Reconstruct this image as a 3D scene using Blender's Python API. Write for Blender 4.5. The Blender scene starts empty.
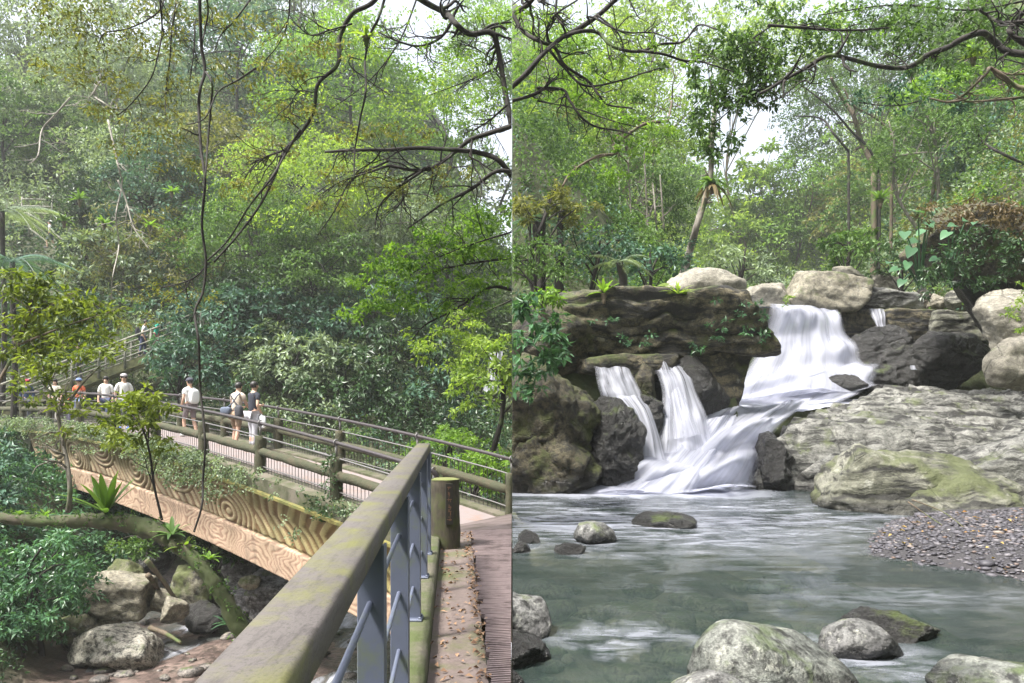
import bpy, bmesh, math, random
import numpy as np
from mathutils import Vector, Matrix
random.seed(7)
rng = np.random.default_rng(11)
R = math.radians
sc = bpy.context.scene
COL = sc.collection
F = 740.0; CX = 512.0; HY = 404.0

def P(px, py, d):
    "world point that stands at distance d and shows at pixel px,py of the photograph"
    return np.array([(px-CX)/F*d, d, (HY-py)/F*d])

# ------------------------------------------------------------ noise
def _hash(i, j, k, seed):
    n = (i*374761393 + j*668265263 + k*2147483647 + seed*1274126177) & 0xffffffff
    n = ((n ^ (n >> 13))*1274126177) & 0xffffffff
    n = (n ^ (n >> 16)) & 0xffffffff
    return n.astype(np.float64)/4294967295.0
def vnoise(Pt, seed=0):
    Pt = np.asarray(Pt, float); I = np.floor(Pt).astype(np.int64); f = Pt-I; f = f*f*(3-2*f)
    out = 0
    for a in (0, 1):
        for b in (0, 1):
            for c in (0, 1):
                w = (f[:, 0] if a else 1-f[:, 0])*(f[:, 1] if b else 1-f[:, 1])*(f[:, 2] if c else 1-f[:, 2])
                out = out+w*_hash(I[:, 0]+a, I[:, 1]+b, I[:, 2]+c, seed)
    return out*2-1
def fbm(Pt, freq=1, octv=4, seed=0, gain=.5):
    Pt = np.asarray(Pt, float); o = np.zeros(len(Pt)); a = 1.0
    for k in range(octv):
        o += a*vnoise(Pt*freq+17.3*k, seed+k); freq *= 2.03; a *= gain
    return o
def sst(x, a, b):
    t = np.clip((np.asarray(x, float)-a)/(b-a), 0, 1); return t*t*(3-2*t)
def unit(v):
    v = np.asarray(v, float); return v/np.maximum(np.linalg.norm(v, axis=-1, keepdims=True), 1e-9)

# ------------------------------------------------------------ mesh building
class Mesh:
    def __init__(s): s.V = []; s.Fs = []; s.n = 0; s.T = []; s.MI = []
    def add(s, V, Fa, tint=0.5, mi=0):
        V = np.asarray(V, float).reshape(-1, 3)
        if len(V) == 0: return s
        Fa = np.asarray(Fa, dtype=np.int64)
        s.V.append(V); s.Fs.append(Fa+s.n); s.MI.append(np.full(len(Fa), mi)); s.n += len(V)
        s.T.append(np.broadcast_to(np.asarray(tint, float), (len(V),)) if np.ndim(tint) else np.full(len(V), float(tint)))
        return s
    def box(s, c, size, rz=0, tint=.5, mi=0, bev=0.0):
        x, y, z = [a/2 for a in size]
        b = min(bev, x*.45, y*.45, z*.45)
        if b <= 0:
            V = np.array([[i*x, j*y, k*z] for i in (-1, 1) for j in (-1, 1) for k in (-1, 1)])
            Fa = [[0, 1, 3, 2], [4, 6, 7, 5], [0, 4, 5, 1], [2, 3, 7, 6], [0, 2, 6, 4], [1, 5, 7, 3]]
        else:
            V = []; prof = [(-z, b), (-z+b, 0), (z-b, 0), (z, b)]
            for zz, ins in prof:
                X = x-ins; Y = y-ins
                V += [[-X+b, -Y, zz], [X-b, -Y, zz], [X, -Y+b, zz], [X, Y-b, zz], [X-b, Y, zz], [-X+b, Y, zz], [-X, Y-b, zz], [-X, -Y+b, zz]]
            V = np.array(V); Fa = []
            for r in range(3):
                for q in range(8): Fa.append([r*8+q, r*8+(q+1) % 8, r*8+8+(q+1) % 8, r*8+8+q])
            Fa += [[24, 25, 26, 27], [24, 27, 28, 31], [28, 29, 30, 31], [3, 2, 1, 0], [7, 4, 3, 0], [7, 6, 5, 4]]
        c0, s0 = math.cos(rz), math.sin(rz)
        W = np.stack([V[:, 0]*c0-V[:, 1]*s0, V[:, 0]*s0+V[:, 1]*c0, V[:, 2]], 1)+np.asarray(c)
        return s.add(W, Fa, tint, mi)
    def clip(s, side):
        if side: s.side = side
        return s
    def build(s, name, mats, parent=None, smooth=True, side=0, uv=None):
        me = bpy.data.meshes.new(name)
        V = np.concatenate(s.V); T = np.concatenate(s.T)
        fs = s.Fs; mis = s.MI
        if side:
            bad = V[:, 0]*side < 0.003
            f2, m2 = [], []
            for f, m in zip(fs, mis):
                k = ~bad[f].all(1); f2.append(f[k]); m2.append(m[k])
            fs, mis = f2, m2; V = V.copy(); V[bad, 0] = .003*side
            used = np.zeros(len(V), bool)
            for f in fs: used[f.ravel()] = True
            remap = np.cumsum(used)-1; V = V[used]; T = T[used]
            fs = [remap[f] for f in fs]
        lt = np.concatenate([np.full(len(f), f.shape[1] if len(f) else 4) for f in fs]) if fs else np.zeros(0)
        li = np.concatenate([f.ravel() for f in fs])
        mi = np.concatenate(mis)
        me.vertices.add(len(V)); me.vertices.foreach_set('co', V.ravel())
        me.loops.add(len(li)); me.loops.foreach_set('vertex_index', li.astype(np.int32))
        me.polygons.add(len(lt)); ls = np.concatenate([[0], np.cumsum(lt)[:-1]]) if len(lt) else []
        me.polygons.foreach_set('loop_start', np.asarray(ls, np.int32))
        me.polygons.foreach_set('material_index', mi.astype(np.int32))
        me.polygons.foreach_set('use_smooth', np.full(len(lt), smooth))
        at = me.attributes.new('tint', 'FLOAT', 'POINT'); at.data.foreach_set('value', T.astype(np.float32))
        if uv is not None:
            l = me.uv_layers.new(name='UVMap'); l.data.foreach_set('uv', uv[li].ravel().astype(np.float32))
        me.update(); me.validate()
        if not isinstance(mats, (list, tuple)): mats = [mats]
        for m in mats: me.materials.append(m)
        return link(name, me, parent)
def link(name, me, parent=None):
    o = bpy.data.objects.new(name, me); COL.objects.link(o)
    if parent is not None: o.parent = parent
    return o
def tag(o, label=None, cat=None, group=None, kind=None):
    if label: o['label'] = label
    if cat: o['category'] = cat
    if group: o['group'] = group
    if kind: o['kind'] = kind
    return o
def thing(name, label, cat, group=None):
    o = bpy.data.objects.new(name, None); COL.objects.link(o); o.empty_display_size = .2
    return tag(o, label, cat, group)
def rebase(o):
    "move an Empty to the base centre of its children, which keep their place"
    lo = np.array([1e9]*3); hi = -lo
    for c in o.children:
        if c.type == 'MESH' and len(c.data.vertices):
            a = np.empty(len(c.data.vertices)*3, np.float32); c.data.vertices.foreach_get('co', a); a = a.reshape(-1, 3)
            lo = np.minimum(lo, a.min(0)); hi = np.maximum(hi, a.max(0))
    b = np.array([(lo[0]+hi[0])/2, (lo[1]+hi[1])/2, lo[2]])
    if lo[0] > 1e8: return o
    o.location = b
    for c in o.children: c.matrix_parent_inverse = Matrix.Translation(-Vector(b))
    return o

def catmull(pts, step=None, n=6):
    P_ = np.asarray(pts, float)
    if len(P_) < 3:
        k = n*2; t = np.linspace(0, 1, k)[:, None]; return P_[0]*(1-t)+P_[-1]*t
    Q = np.vstack([2*P_[0]-P_[1], P_, 2*P_[-1]-P_[-2]]); out = []
    for i in range(1, len(Q)-2):
        t = np.linspace(0, 1, n, endpoint=False)[:, None]
        a, b, c, d = Q[i-1], Q[i], Q[i+1], Q[i+2]
        out.append(.5*((2*b)+(-a+c)*t+(2*a-5*b+4*c-d)*t*t+(-a+3*b-3*c+d)*t**3))
    out.append(P_[-1:]); return np.vstack(out)
def tube(pts, r0, r1=None, k=6, n=6, wob=0.0, seed=0, cap=True, smooth=True):
    "tapered tube through points; returns V,F"
    C = catmull(pts, n=n) if smooth else np.asarray(pts, float)
    m = len(C); r1 = r0 if r1 is None else r1
    rr = np.asarray(r0) if np.ndim(r0) else np.linspace(r0, r1, m)
    if len(rr) != m: rr = np.interp(np.linspace(0, 1, m), np.linspace(0, 1, len(rr)), rr)
    T = unit(np.gradient(C, axis=0)); up = np.array([0, 0, 1.0]) if abs(T[:, 2]).mean() < .85 else np.array([0, 1.0, 0])
    A = unit(np.cross(T, up)); B = np.cross(T, A)
    th = np.linspace(0, 2*np.pi, k, endpoint=False)
    rad = rr[:, None]*np.ones(k)
    if wob:
        q = np.stack([np.repeat(np.arange(m)*.7, k), np.tile(np.cos(th)*1.2, m), np.tile(np.sin(th)*1.2, m)], 1)
        rad = rad*(1+wob*fbm(q+seed*3.1, 1, 3, seed).reshape(m, k))
    V = C[:, None, :]+rad[..., None]*(np.cos(th)[None, :, None]*A[:, None, :]+np.sin(th)[None, :, None]*B[:, None, :])
    V = V.reshape(-1, 3)
    i = np.arange(m-1)[:, None]*k; j = np.arange(k)[None, :]; j2 = (j+1) % k
    Fq = np.stack([i+j, i+j2, i+k+j2, i+k+j], -1).reshape(-1, 4)
    if cap:
        V = np.vstack([V, C[:1], C[-1:]]); a = m*k
        c1 = [[a, (q+1) % k, q, q] for q in range(k)]
        # small end caps as degenerate-free quads: pair up
        extra = []
        for q in range(0, k-1, 2):
            extra.append([a, (q+2) % k, q+1, q]); extra.append([a+1, (m-1)*k+q, (m-1)*k+q+1, (m-1)*k+(q+2) % k])
        Fq = np.vstack([Fq, np.array(extra)])
    return V, Fq
def grid_faces(nu, nv):
    i = np.arange(nu-1)[:, None]; j = np.arange(nv-1)[None, :]
    return np.stack([i*nv+j, (i+1)*nv+j, (i+1)*nv+j+1, i*nv+j+1], -1).reshape(-1, 4)

# ------------------------------------------------------------ leaves
def leaf_quads(C, D, N, L, W, fold=.18):
    "diamond leaves; C base, D direction, N normal; returns V,F"
    D = unit(D); S = unit(np.cross(D, N)); N = np.cross(S, D)
    L = np.broadcast_to(L, (len(C),))[:, None]; W = np.broadcast_to(W, (len(C),))[:, None]
    m = C+D*L*.42
    V = np.stack([C, m+S*W*.5+N*W*fold, C+D*L-N*L*.12, m-S*W*.5+N*W*fold], 1).reshape(-1, 3)
    Fq = np.arange(len(C)*4).reshape(-1, 4); return V, Fq
def sprays(centers, rad, per, L, W, flat=.7, thick=.25, droop=.25, nrm=None, jitter=.5, seed=0, tint_c=None, tint_j=.24, hole=0.0):
    "many small fans of leaves; one centre = one twig end"
    g = np.random.default_rng(seed+5)
    c = np.asarray(centers, float); n = len(c)
    if n == 0: return np.zeros((0, 3)), np.zeros((0, 4), int), np.zeros(0)
    rad = np.broadcast_to(rad, (n,))
    nz = np.tile([0, 0, 1.0], (n, 1)) if nrm is None else unit(nrm)
    nz = unit(nz+g.normal(0, .28, (n, 3)))
    idx = np.repeat(np.arange(n), per); k = len(idx)
    a = g.uniform(0, 2*np.pi, k); r = np.sqrt(g.uniform(0.02, 1, k))
    ax = unit(np.cross(nz, g.normal(0, 1, (n, 3)))); ay = np.cross(nz, ax)
    # elongated fans
    el = g.uniform(.45, 1, n)[idx]
    out = ax[idx]*(np.cos(a)*r)[:, None]+ay[idx]*(np.sin(a)*r*el)[:, None]
    pos = c[idx]+out*rad[idx][:, None]+nz[idx]*(g.normal(0, thick, k)*rad[idx])[:, None]
    pos[:, 2] -= droop*rad[idx]*r*r
    N = unit(nz[idx]*flat+g.normal(0, jitter, (k, 3))+out*.15)
    D = unit(out+g.normal(0, .6, (k, 3))-np.array([0, 0, .25]))
    V, Fq = leaf_quads(pos, D, N, L*g.uniform(.65, 1.25, k), W*g.uniform(.7, 1.2, k))
    tc = (g.uniform(.2, .8, n) if tint_c is None else np.broadcast_to(tint_c, (n,)))
    t = np.clip(tc[idx]+g.normal(0, tint_j, k), 0, 1)
    return V, Fq, np.repeat(t, 4)

# ------------------------------------------------------------ rocks
_ico = {}
def ico(sub):
    if sub not in _ico:
        bm = bmesh.new(); bmesh.ops.create_icosphere(bm, subdivisions=sub, radius=1)
        V = np.array([v.co[:] for v in bm.verts]); Fa = np.array([[v.index for v in f.verts] for f in bm.faces]); bm.free()
        _ico[sub] = (V, Fa)
    return _ico[sub]
def rock_vf(size, seed, sub=5, planes=14, rough=.06, strata=0.0, boxy=.0, rot=(0, 0, 0), flat=0.0, keep=None):
    g = np.random.default_rng(seed); D, Fa = ico(sub)
    n = unit(g.normal(0, 1, (planes, 3))); h = g.uniform(.60, .92, planes)
    if boxy:
        ax = np.array([[1, 0, 0], [-1, 0, 0], [0, 1, 0], [0, -1, 0], [0, 0, 1], [0, 0, -1.]])
        n = np.vstack([n, unit(ax+g.normal(0, .12, ax.shape))]); h = np.concatenate([h+boxy*.3, g.uniform(.6, .72, 6)])
    q = np.maximum(D@n.T, 1e-3); r = h/q; p = 34.0
    rr = (np.sum(r**-p, 1)+1.05**-p)**(-1/p)
    V = D*rr[:, None]
    lo, hi = V.min(0), V.max(0); V = (V-(lo+hi)/2)/((hi-lo)/2)
    V = V*np.asarray(size)/2
    s = float(np.mean(size))
    nd = unit(V/np.asarray(size)**2*1.0)
    qn = fbm(V/s+seed, 1.5, 3, seed+7)*3.2; qf = qn-np.floor(qn); stp = (np.floor(qn)+sst(qf, .38, .62))/3.2
    qn2 = fbm(V/s*[1, 1, 1.8]+seed, 3.6, 2, seed+8)*3.0; qf2 = qn2-np.floor(qn2); stp2 = (np.floor(qn2)+sst(qf2, .4, .6))/3.0
    d = rough*s*(.75*stp+.42*stp2+.25*fbm(V/s, 5., 5, seed+9, .62)+.12*fbm(V/s, 16., 3, seed+2))
    if strata:
        zz = V[:, 2]+.35*V[:, 0]*math.sin(seed)*.4+.08*s*fbm(V/s, 1.5, 3, seed+3)
        zz = zz+.10*s*fbm(V/s, 3.5, 3, seed+5); w = zz/(s*.13); d = d+strata*s*.05*(np.abs((w % 1)-.5)*2)**.6*np.sign(1)
        d = d-strata*s*.025
    V = V+nd*d[:, None]
    e = Matrix.Rotation(rot[2], 3, 'Z')@Matrix.Rotation(rot[1], 3, 'Y')@Matrix.Rotation(rot[0], 3, 'X')
    V = V@np.array(e).T
    return V, Fa
def rock(name, label, c, size, mat, seed=1, sub=5, cat='rock', group=None, side=0, **kw):
    V, Fa = rock_vf(size, seed, sub, **kw)
    c = np.asarray(c, float)
    if side:   # the photograph's edge: the stone is cut there and closed
        W = V+c; bad = W[:, 0]*side < 0.003; W[bad, 0] = .003*side; V = W-c
    m = Mesh(); m.add(V, Fa); o = m.build(name, mat); o.location = c
    return tag(o, label, cat, group)
def rock_px(name, label, x0, y0, x1, y1, d, mat, dep=1.0, bury=.12, seed=1, tip=0, **kw):
    w = (x1-x0)/F*d; h = (y1-y0)/F*d*(1+bury); cx = ((x0+x1)/2-CX)/F*d
    zt = (HY-y0)/F*d
    return rock(name, label, (cx, d, zt-h/2), (w, max(w, h)*dep if dep > 0 else -dep, h), mat, seed=seed, **kw)

# ------------------------------------------------------------ materials
def newmat(name):
    m = bpy.data.materials.new(name); m.use_nodes = True
    nt = m.node_tree; nt.nodes.clear()
    out = nt.nodes.new('ShaderNodeOutputMaterial'); return m, nt, out
def nd(nt, t, **kw):
    n = nt.nodes.new(t)
    for k, v in kw.items():
        if k in n.inputs: n.inputs[k].default_value = v
        else: setattr(n, k, v)
    return n
def lk(nt, a, b): nt.links.new(a, b)
def noise(nt, vec, scale, detail=5, rough=.55, dist=0.0):
    n = nd(nt, 'ShaderNodeTexNoise'); n.inputs['Scale'].default_value = scale; n.inputs['Detail'].default_value = detail
    n.inputs['Roughness'].default_value = rough; n.inputs['Distortion'].default_value = dist
    if vec is not None: lk(nt, vec, n.inputs['Vector'])
    return n.outputs['Fac']
def ramp(nt, fac, stops):
    n = nd(nt, 'ShaderNodeValToRGB'); e = n.color_ramp.elements
    while len(e) < len(stops): e.new(.5)
    for i, (p, c) in enumerate(stops):
        e[i].position = p; e[i].color = (c, c, c, 1) if np.ndim(c) == 0 else (*c, 1)
    lk(nt, fac, n.inputs['Fac']); return n.outputs['Color']
def mixc(nt, fac, a, b, mode='MIX'):
    n = nd(nt, 'ShaderNodeMix', data_type='RGBA', blend_type=mode)
    for s, v in ((0, fac), (6, a), (7, b)):
        if hasattr(v, 'links') or isinstance(v, bpy.types.NodeSocket): lk(nt, v, n.inputs[s])
        else: n.inputs[s].default_value = v if s == 0 else (*v, 1)
    return n.outputs[2]
def math_(nt, op, a, b=None, clamp=False):
    n = nd(nt, 'ShaderNodeMath', operation=op); n.use_clamp = clamp
    for i, v in enumerate((a, b)):
        if v is None: continue
        if isinstance(v, bpy.types.NodeSocket): lk(nt, v, n.inputs[i])
        else: n.inputs[i].default_value = v
    return n.outputs[0]
def mapping(nt, vec, scale=(1, 1, 1), rot=(0, 0, 0)):
    n = nd(nt, 'ShaderNodeMapping'); n.inputs['Scale'].default_value = scale; n.inputs['Rotation'].default_value = rot
    lk(nt, vec, n.inputs['Vector']); return n.outputs[0]
def bump(nt, h, strength=.4, dist=.05, nrm=None):
    n = nd(nt, 'ShaderNodeBump'); n.inputs['Strength'].default_value = strength; n.inputs['Distance'].default_value = dist
    lk(nt, h, n.inputs['Height'])
    if nrm is not None: lk(nt, nrm, n.inputs['Normal'])
    return n.outputs[0]
def geo_pos(nt): return nd(nt, 'ShaderNodeNewGeometry').outputs['Position']

def leaf_mat(name, a, b, trans=.4, rough=.45, spec=.35):
    m, nt, out = newmat(name)
    at = nd(nt, 'ShaderNodeAttribute', attribute_name='tint')
    n = noise(nt, geo_pos(nt), .35, 2)
    f = math_(nt, 'ADD', at.outputs['Fac'], math_(nt, 'MULTIPLY', math_(nt, 'SUBTRACT', n, .5), .9), True)
    c = mixc(nt, f, a, b)
    p = nd(nt, 'ShaderNodeBsdfPrincipled'); p.inputs['Roughness'].default_value = rough
    p.inputs['Specular IOR Level'].default_value = spec; lk(nt, c, p.inputs['Base Color'])
    t = nd(nt, 'ShaderNodeBsdfTranslucent')
    tc = mixc(nt, 1.0, c, (1.25, 1.3, .55), 'MULTIPLY'); lk(nt, tc, t.inputs['Color'])
    mx = nd(nt, 'ShaderNodeMixShader'); mx.inputs[0].default_value = trans
    lk(nt, p.outputs[0], mx.inputs[1]); lk(nt, t.outputs[0], mx.inputs[2]); lk(nt, mx.outputs[0], out.inputs[0])
    return m
def bark_mat(name, a, b, moss=.3, mc=(.07, .11, .025), scale=1.0):
    m, nt, out = newmat(name); pos = geo_pos(nt)
    v = mapping(nt, pos, (9*scale, 9*scale, 2.2*scale)); n = noise(nt, v, 1, 6, .65)
    c = mixc(nt, ramp(nt, n, [(.3, 0.), (.7, 1.)]), a, b)
    mo = ramp(nt, noise(nt, pos, 2.3*scale, 5), [(.62-moss*.45, 0.), (.72-moss*.3, 1.)])
    c = mixc(nt, mo, c, mc)
    p = nd(nt, 'ShaderNodeBsdfPrincipled', Roughness=.85); lk(nt, c, p.inputs['Base Color'])
    lk(nt, bump(nt, n, .5, .03/scale), p.inputs['Normal']); lk(nt, p.outputs[0], out.inputs[0]); return m
def rock_mat(name, a, b, dark=(.016, .015, .014), moss=.3, mc=(.09, .12, .03), rough=.8, wet=0.0, wetz=None, strata=0.0, scale=1.0, lich=0.25, bumpd=.05, dk=1.0):
    m, nt, out = newmat(name); pos = geo_pos(nt)
    n1 = noise(nt, pos, 1.1*scale, 7, .62, .4); n2 = noise(nt, pos, 7*scale, 8, .7); n3 = noise(nt, pos, 34*scale, 4, .7)
    c = mixc(nt, ramp(nt, n1, [(.38, 0.), (.62, 1.)]), a, b)
    c = mixc(nt, ramp(nt, n2, [(.40, .95*dk), (.55, 0.)]), c, dark)  # darkened hollows: crevice shade put into the rock colour
    c = mixc(nt, ramp(nt, n3, [(.38, .5*dk), (.55, 0.)]), c, dark)
    lch = ramp(nt, noise(nt, pos, 4.3*scale, 6, .75), [(.6-.08*lich, 0.), (.68, min(1, lich*2.2))])
    c = mixc(nt, lch, c, (.42, .42, .36))
    h = math_(nt, 'ADD', math_(nt, 'MULTIPLY', n2, .7), math_(nt, 'MULTIPLY', n3, .25))
    # thin cracks
    vo = nd(nt, 'ShaderNodeTexVoronoi', feature='DISTANCE_TO_EDGE'); vo.inputs['Scale'].default_value = .9*scale
    wv = mixc(nt, .35, pos, noise(nt, pos, 1.5*scale, 4)) if False else pos
    dn = nd(nt, 'ShaderNodeTexNoise'); dn.inputs['Scale'].default_value = 1.7*scale; dn.inputs['Detail'].default_value = 5; lk(nt, pos, dn.inputs['Vector'])
    wa = nd(nt, 'ShaderNodeVectorMath', operation='SCALE'); wa.inputs['Scale'].default_value = .4/scale; lk(nt, dn.outputs['Color'], wa.inputs[0])
    wb = nd(nt, 'ShaderNodeVectorMath', operation='ADD'); lk(nt, pos, wb.inputs[0]); lk(nt, wa.outputs[0], wb.inputs[1])
    lk(nt, mapping(nt, wb.outputs[0], (1, .7, 2.0)), vo.inputs['Vector'])
    cr = ramp(nt, vo.outputs['Distance'], [(0., .0), (.02, 1.)])
    cm = ramp(nt, noise(nt, pos, .8*scale, 3), [(.5, 0.), (.62, .7)])
    c = mixc(nt, math_(nt, 'MULTIPLY', math_(nt, 'SUBTRACT', 1.0, cr), cm), c, dark)
    cr = math_(nt, 'SUBTRACT', 1.0, math_(nt, 'MULTIPLY', math_(nt, 'SUBTRACT', 1.0, cr), cm))
    h = math_(nt, 'ADD', h, math_(nt, 'MULTIPLY', cr, .35))
    if strata:
        sv = mapping(nt, wb.outputs[0], (.55*scale, 2.4*scale, 7.5*scale), (R(7), R(-9), R(12))); sn = noise(nt, sv, 1, 6, .65)
        c = mixc(nt, ramp(nt, sn, [(.43, min(1, strata*1.3)), (.54, 0.)]), c, dark); h = math_(nt, 'ADD', h, math_(nt, 'MULTIPLY', sn, 1.2*strata))
    if moss > 0:
        nz = nd(nt, 'ShaderNodeSeparateXYZ'); lk(nt, nd(nt, 'ShaderNodeNewGeometry').outputs['Normal'], nz.inputs[0])
        mm = math_(nt, 'ADD', noise(nt, pos, 1.6*scale, 6, .65), math_(nt, 'MULTIPLY', nz.outputs['Z'], .12))
        mf = ramp(nt, mm, [(.70-moss*.35, 0.), (.80-moss*.3, .9)])
        mcol = mixc(nt, noise(nt, pos, 11*scale, 4), mc, tuple(x*.45 for x in mc))
        c = mixc(nt, mf, c, mcol)
    p = nd(nt, 'ShaderNodeBsdfPrincipled', Roughness=rough)
    if wetz is not None or wet:
        if wetz is not None:
            z = nd(nt, 'ShaderNodeSeparateXYZ'); lk(nt, pos, z.inputs[0])
            e = math_(nt, 'ADD', z.outputs['Z'], math_(nt, 'MULTIPLY', math_(nt, 'SUBTRACT', n1, .5), .35))
            wf = ramp(nt, math_(nt, 'MULTIPLY', math_(nt, 'SUBTRACT', e, wetz), 2.2), [(0., 1.), (.22, 0.)])
        else:
            wf = ramp(nt, n1, [(.62-wet*.4, 0.), (.72-wet*.3, 1.)]); wf = mixc(nt, 1.0, (1, 1, 1), wf, 'MULTIPLY')
        c = mixc(nt, wf, c, mixc(nt, 1.0, c, (.3, .29, .3), 'MULTIPLY'))
        rf = nd(nt, 'ShaderNodeMapRange'); lk(nt, wf, rf.inputs[0]); rf.inputs[3].default_value = rough; rf.inputs[4].default_value = .22
        lk(nt, rf.outputs[0], p.inputs['Roughness'])
    lk(nt, c, p.inputs['Base Color']); lk(nt, bump(nt, h, .9, 1.5*bumpd/scale), p.inputs['Normal'])
    lk(nt, p.outputs[0], out.inputs[0]); return m
def plain(name, col, rough=.6, metal=0, nscale=20, var=.25, bmp=.15, bd=.004, dirt=None, dsc=3, damt=.5):
    m, nt, out = newmat(name); pos = geo_pos(nt); n = noise(nt, pos, nscale, 5, .6)
    c = mixc(nt, n, tuple(x*(1-var) for x in col), tuple(min(1, x*(1+var)) for x in col))
    if dirt is not None:
        c = mixc(nt, ramp(nt, noise(nt, pos, dsc, 6, .68), [(.62-damt*.3, 0.), (.74-damt*.2, .9)]), c, dirt)
    p = nd(nt, 'ShaderNodeBsdfPrincipled', Roughness=rough, Metallic=metal); lk(nt, c, p.inputs['Base Color'])
    lk(nt, bump(nt, n, bmp, bd), p.inputs['Normal']); lk(nt, p.outputs[0], out.inputs[0]); return m

# leaf palettes; the wide range also puts leaf highlights and darks into the colour
LM = dict(
 teal=leaf_mat('foliage_bluish', (.014, .045, .028), (.115, .225, .15), .28),
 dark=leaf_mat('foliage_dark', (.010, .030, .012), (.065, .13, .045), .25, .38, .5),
 mid=leaf_mat('foliage_mid', (.025, .065, .016), (.14, .24, .06), .4),
 fresh=leaf_mat('foliage_fresh', (.05, .12, .018), (.22, .36, .06), .5),
 lime=leaf_mat('foliage_lime', (.09, .165, .025), (.33, .44, .10), .55),
 leaf=leaf_mat('foliage_yellow_green', (.06, .095, .012), (.22, .27, .04), .45),
 olive=leaf_mat('foliage_olive', (.055, .07, .018), (.24, .24, .07), .45),
 pale=leaf_mat('foliage_pale', (.05, .085, .04), (.32, .40, .26), .35),
 deep=leaf_mat('foliage_deep_green', (.03, .065, .02), (.13, .22, .075), .4),
 rust=leaf_mat('foliage_rust', (.07, .045, .022), (.17, .13, .06), .25),
 jade=leaf_mat('foliage_jade', (.014, .048, .024), (.11, .24, .115), .35, .35, .5),
)
BK = dict(dark=bark_mat('bark_dark', (.008, .0065, .005), (.028, .022, .018), .05),
          grey=bark_mat('bark_grey', (.075, .065, .05), (.20, .18, .15), .2),
          tan=bark_mat('bark_tan', (.06, .045, .03), (.17, .13, .09), .2),
          moss=bark_mat('bark_mossy', (.035, .028, .018), (.075, .06, .038), .6, (.04, .052, .013)))
# ============================================================ LEFT: footbridge over the gorge (all of it at x < 0)
M_conc = plain('mossy_concrete', (.12, .105, .08), .9, nscale=14, dirt=(.045, .055, .018), dsc=2.2, damt=.8, bmp=.4, bd=.02)
M_log = plain('imitation_log', (.075, .06, .036), .9, nscale=22, dirt=(.045, .05, .025), dsc=5, damt=1.0, bmp=.6, bd=.03)
M_steel = plain('brown_painted_steel', (.045, .036, .040), .5, .1, nscale=30, var=.3, dirt=(.05, .045, .035), dsc=5, damt=.4)
M_thin = plain('grey_steel_rod', (.17, .16, .16), .4, .3, nscale=30)
M_deck = plain('pink_paving', (.21, .175, .17), .85, nscale=10, var=.12, dirt=(.22, .15, .12), dsc=2.0, damt=.35)
M_yel = plain('yellow_stained_lip', (.17, .145, .04), .8, nscale=18, dirt=(.10, .11, .03), dsc=4, damt=.7)
M_rail = plain('bronze_painted_rail', (.125, .108, .118), .8, .0, nscale=7, var=.14, dirt=(.12, .125, .03), dsc=3.6, damt=.5, bmp=.12)
M_post = plain('blue_grey_steel', (.115, .13, .185), .45, .2, nscale=9, var=.15, dirt=(.13, .15, .12), dsc=6, damt=.35)
M_dirt = plain('leaf_littered_concrete', (.13, .10, .09), .95, nscale=26, var=.35, dirt=(.08, .09, .03), dsc=1.8, damt=.42, bmp=.6, bd=.01)
M_soil = plain('dark_soil', (.06, .05, .03), .95, nscale=3, var=.5, dirt=(.03, .045, .015), dsc=.7, damt=.9, bmp=.8, bd=.1)

U = np.array([-.74, .673, 0]); U /= np.linalg.norm(U); NN = np.array([.673, .74, 0]); NN /= np.linalg.norm(NN)
B0 = np.array([-3.3, 14.2, 0])
def zd(s):
    s = np.asarray(s, float); return np.where(s < 19, -.72-.00327*(19-s)**2, -.72-.0011*(s-19)**2)
def BW(s, w, z=0.0):
    s = np.asarray(s, float); return B0+U*s[..., None]+NN*np.asarray(w)[..., None]+np.array([0, 0, 1.])*np.asarray(z)[..., None]
def prism(S, prof, closed=True):
    "sweep a (w,z) profile along the bridge"
    S = np.asarray(S, float); k = len(prof); V = []
    for w, z in prof: V.append(BW(S, np.full(len(S), w), zd(S)+z))
    V = np.stack(V, 1).reshape(-1, 3); n = len(S)
    i = np.arange(n-1)[:, None]*k; j = np.arange(k if closed else k-1)[None, :]; j2 = (j+1) % k
    Fq = np.stack([i+j, i+j2, i+k+j2, i+k+j], -1).reshape(-1, 4)
    if k == 4 and closed: Fq = np.vstack([Fq, [[0, 1, 2, 3]], [[(n-1)*4+q for q in (3, 2, 1, 0)]]])
    return V, Fq
bridge = thing('footbridge', 'arched concrete footbridge with swirl-carved ochre side girder and log-style railings', 'bridge')
S0, S1 = -2.5, 34
ss = np.linspace(S0, S1, 90)
m = Mesh(); m.add(*prism(ss, [(.12, 0), (2.1, 0), (2.1, -.25), (.12, -.25)])); m.build('deck', M_deck, bridge, smooth=False, side=-1)
for w0, nm in ((-.28, 'edge_beam'), (2.1, 'edge_beam')):
    m = Mesh(); m.add(*prism(ss if w0 > 0 else np.linspace(-3.1, 25, 80), [(w0, .05), (w0+.4, .12), (w0+.4, -.3), (w0, -.3)]))
    m.build(nm, M_conc, bridge, smooth=False, side=-1)
m = Mesh(); m.add(*prism(np.linspace(-3.1, 25, 80), [(-.36, -.235), (-.282, -.225), (-.282, -.305), (-.36, -.29)])); m.build('yellow_edge_strip', M_yel, bridge, smooth=False)
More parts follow.
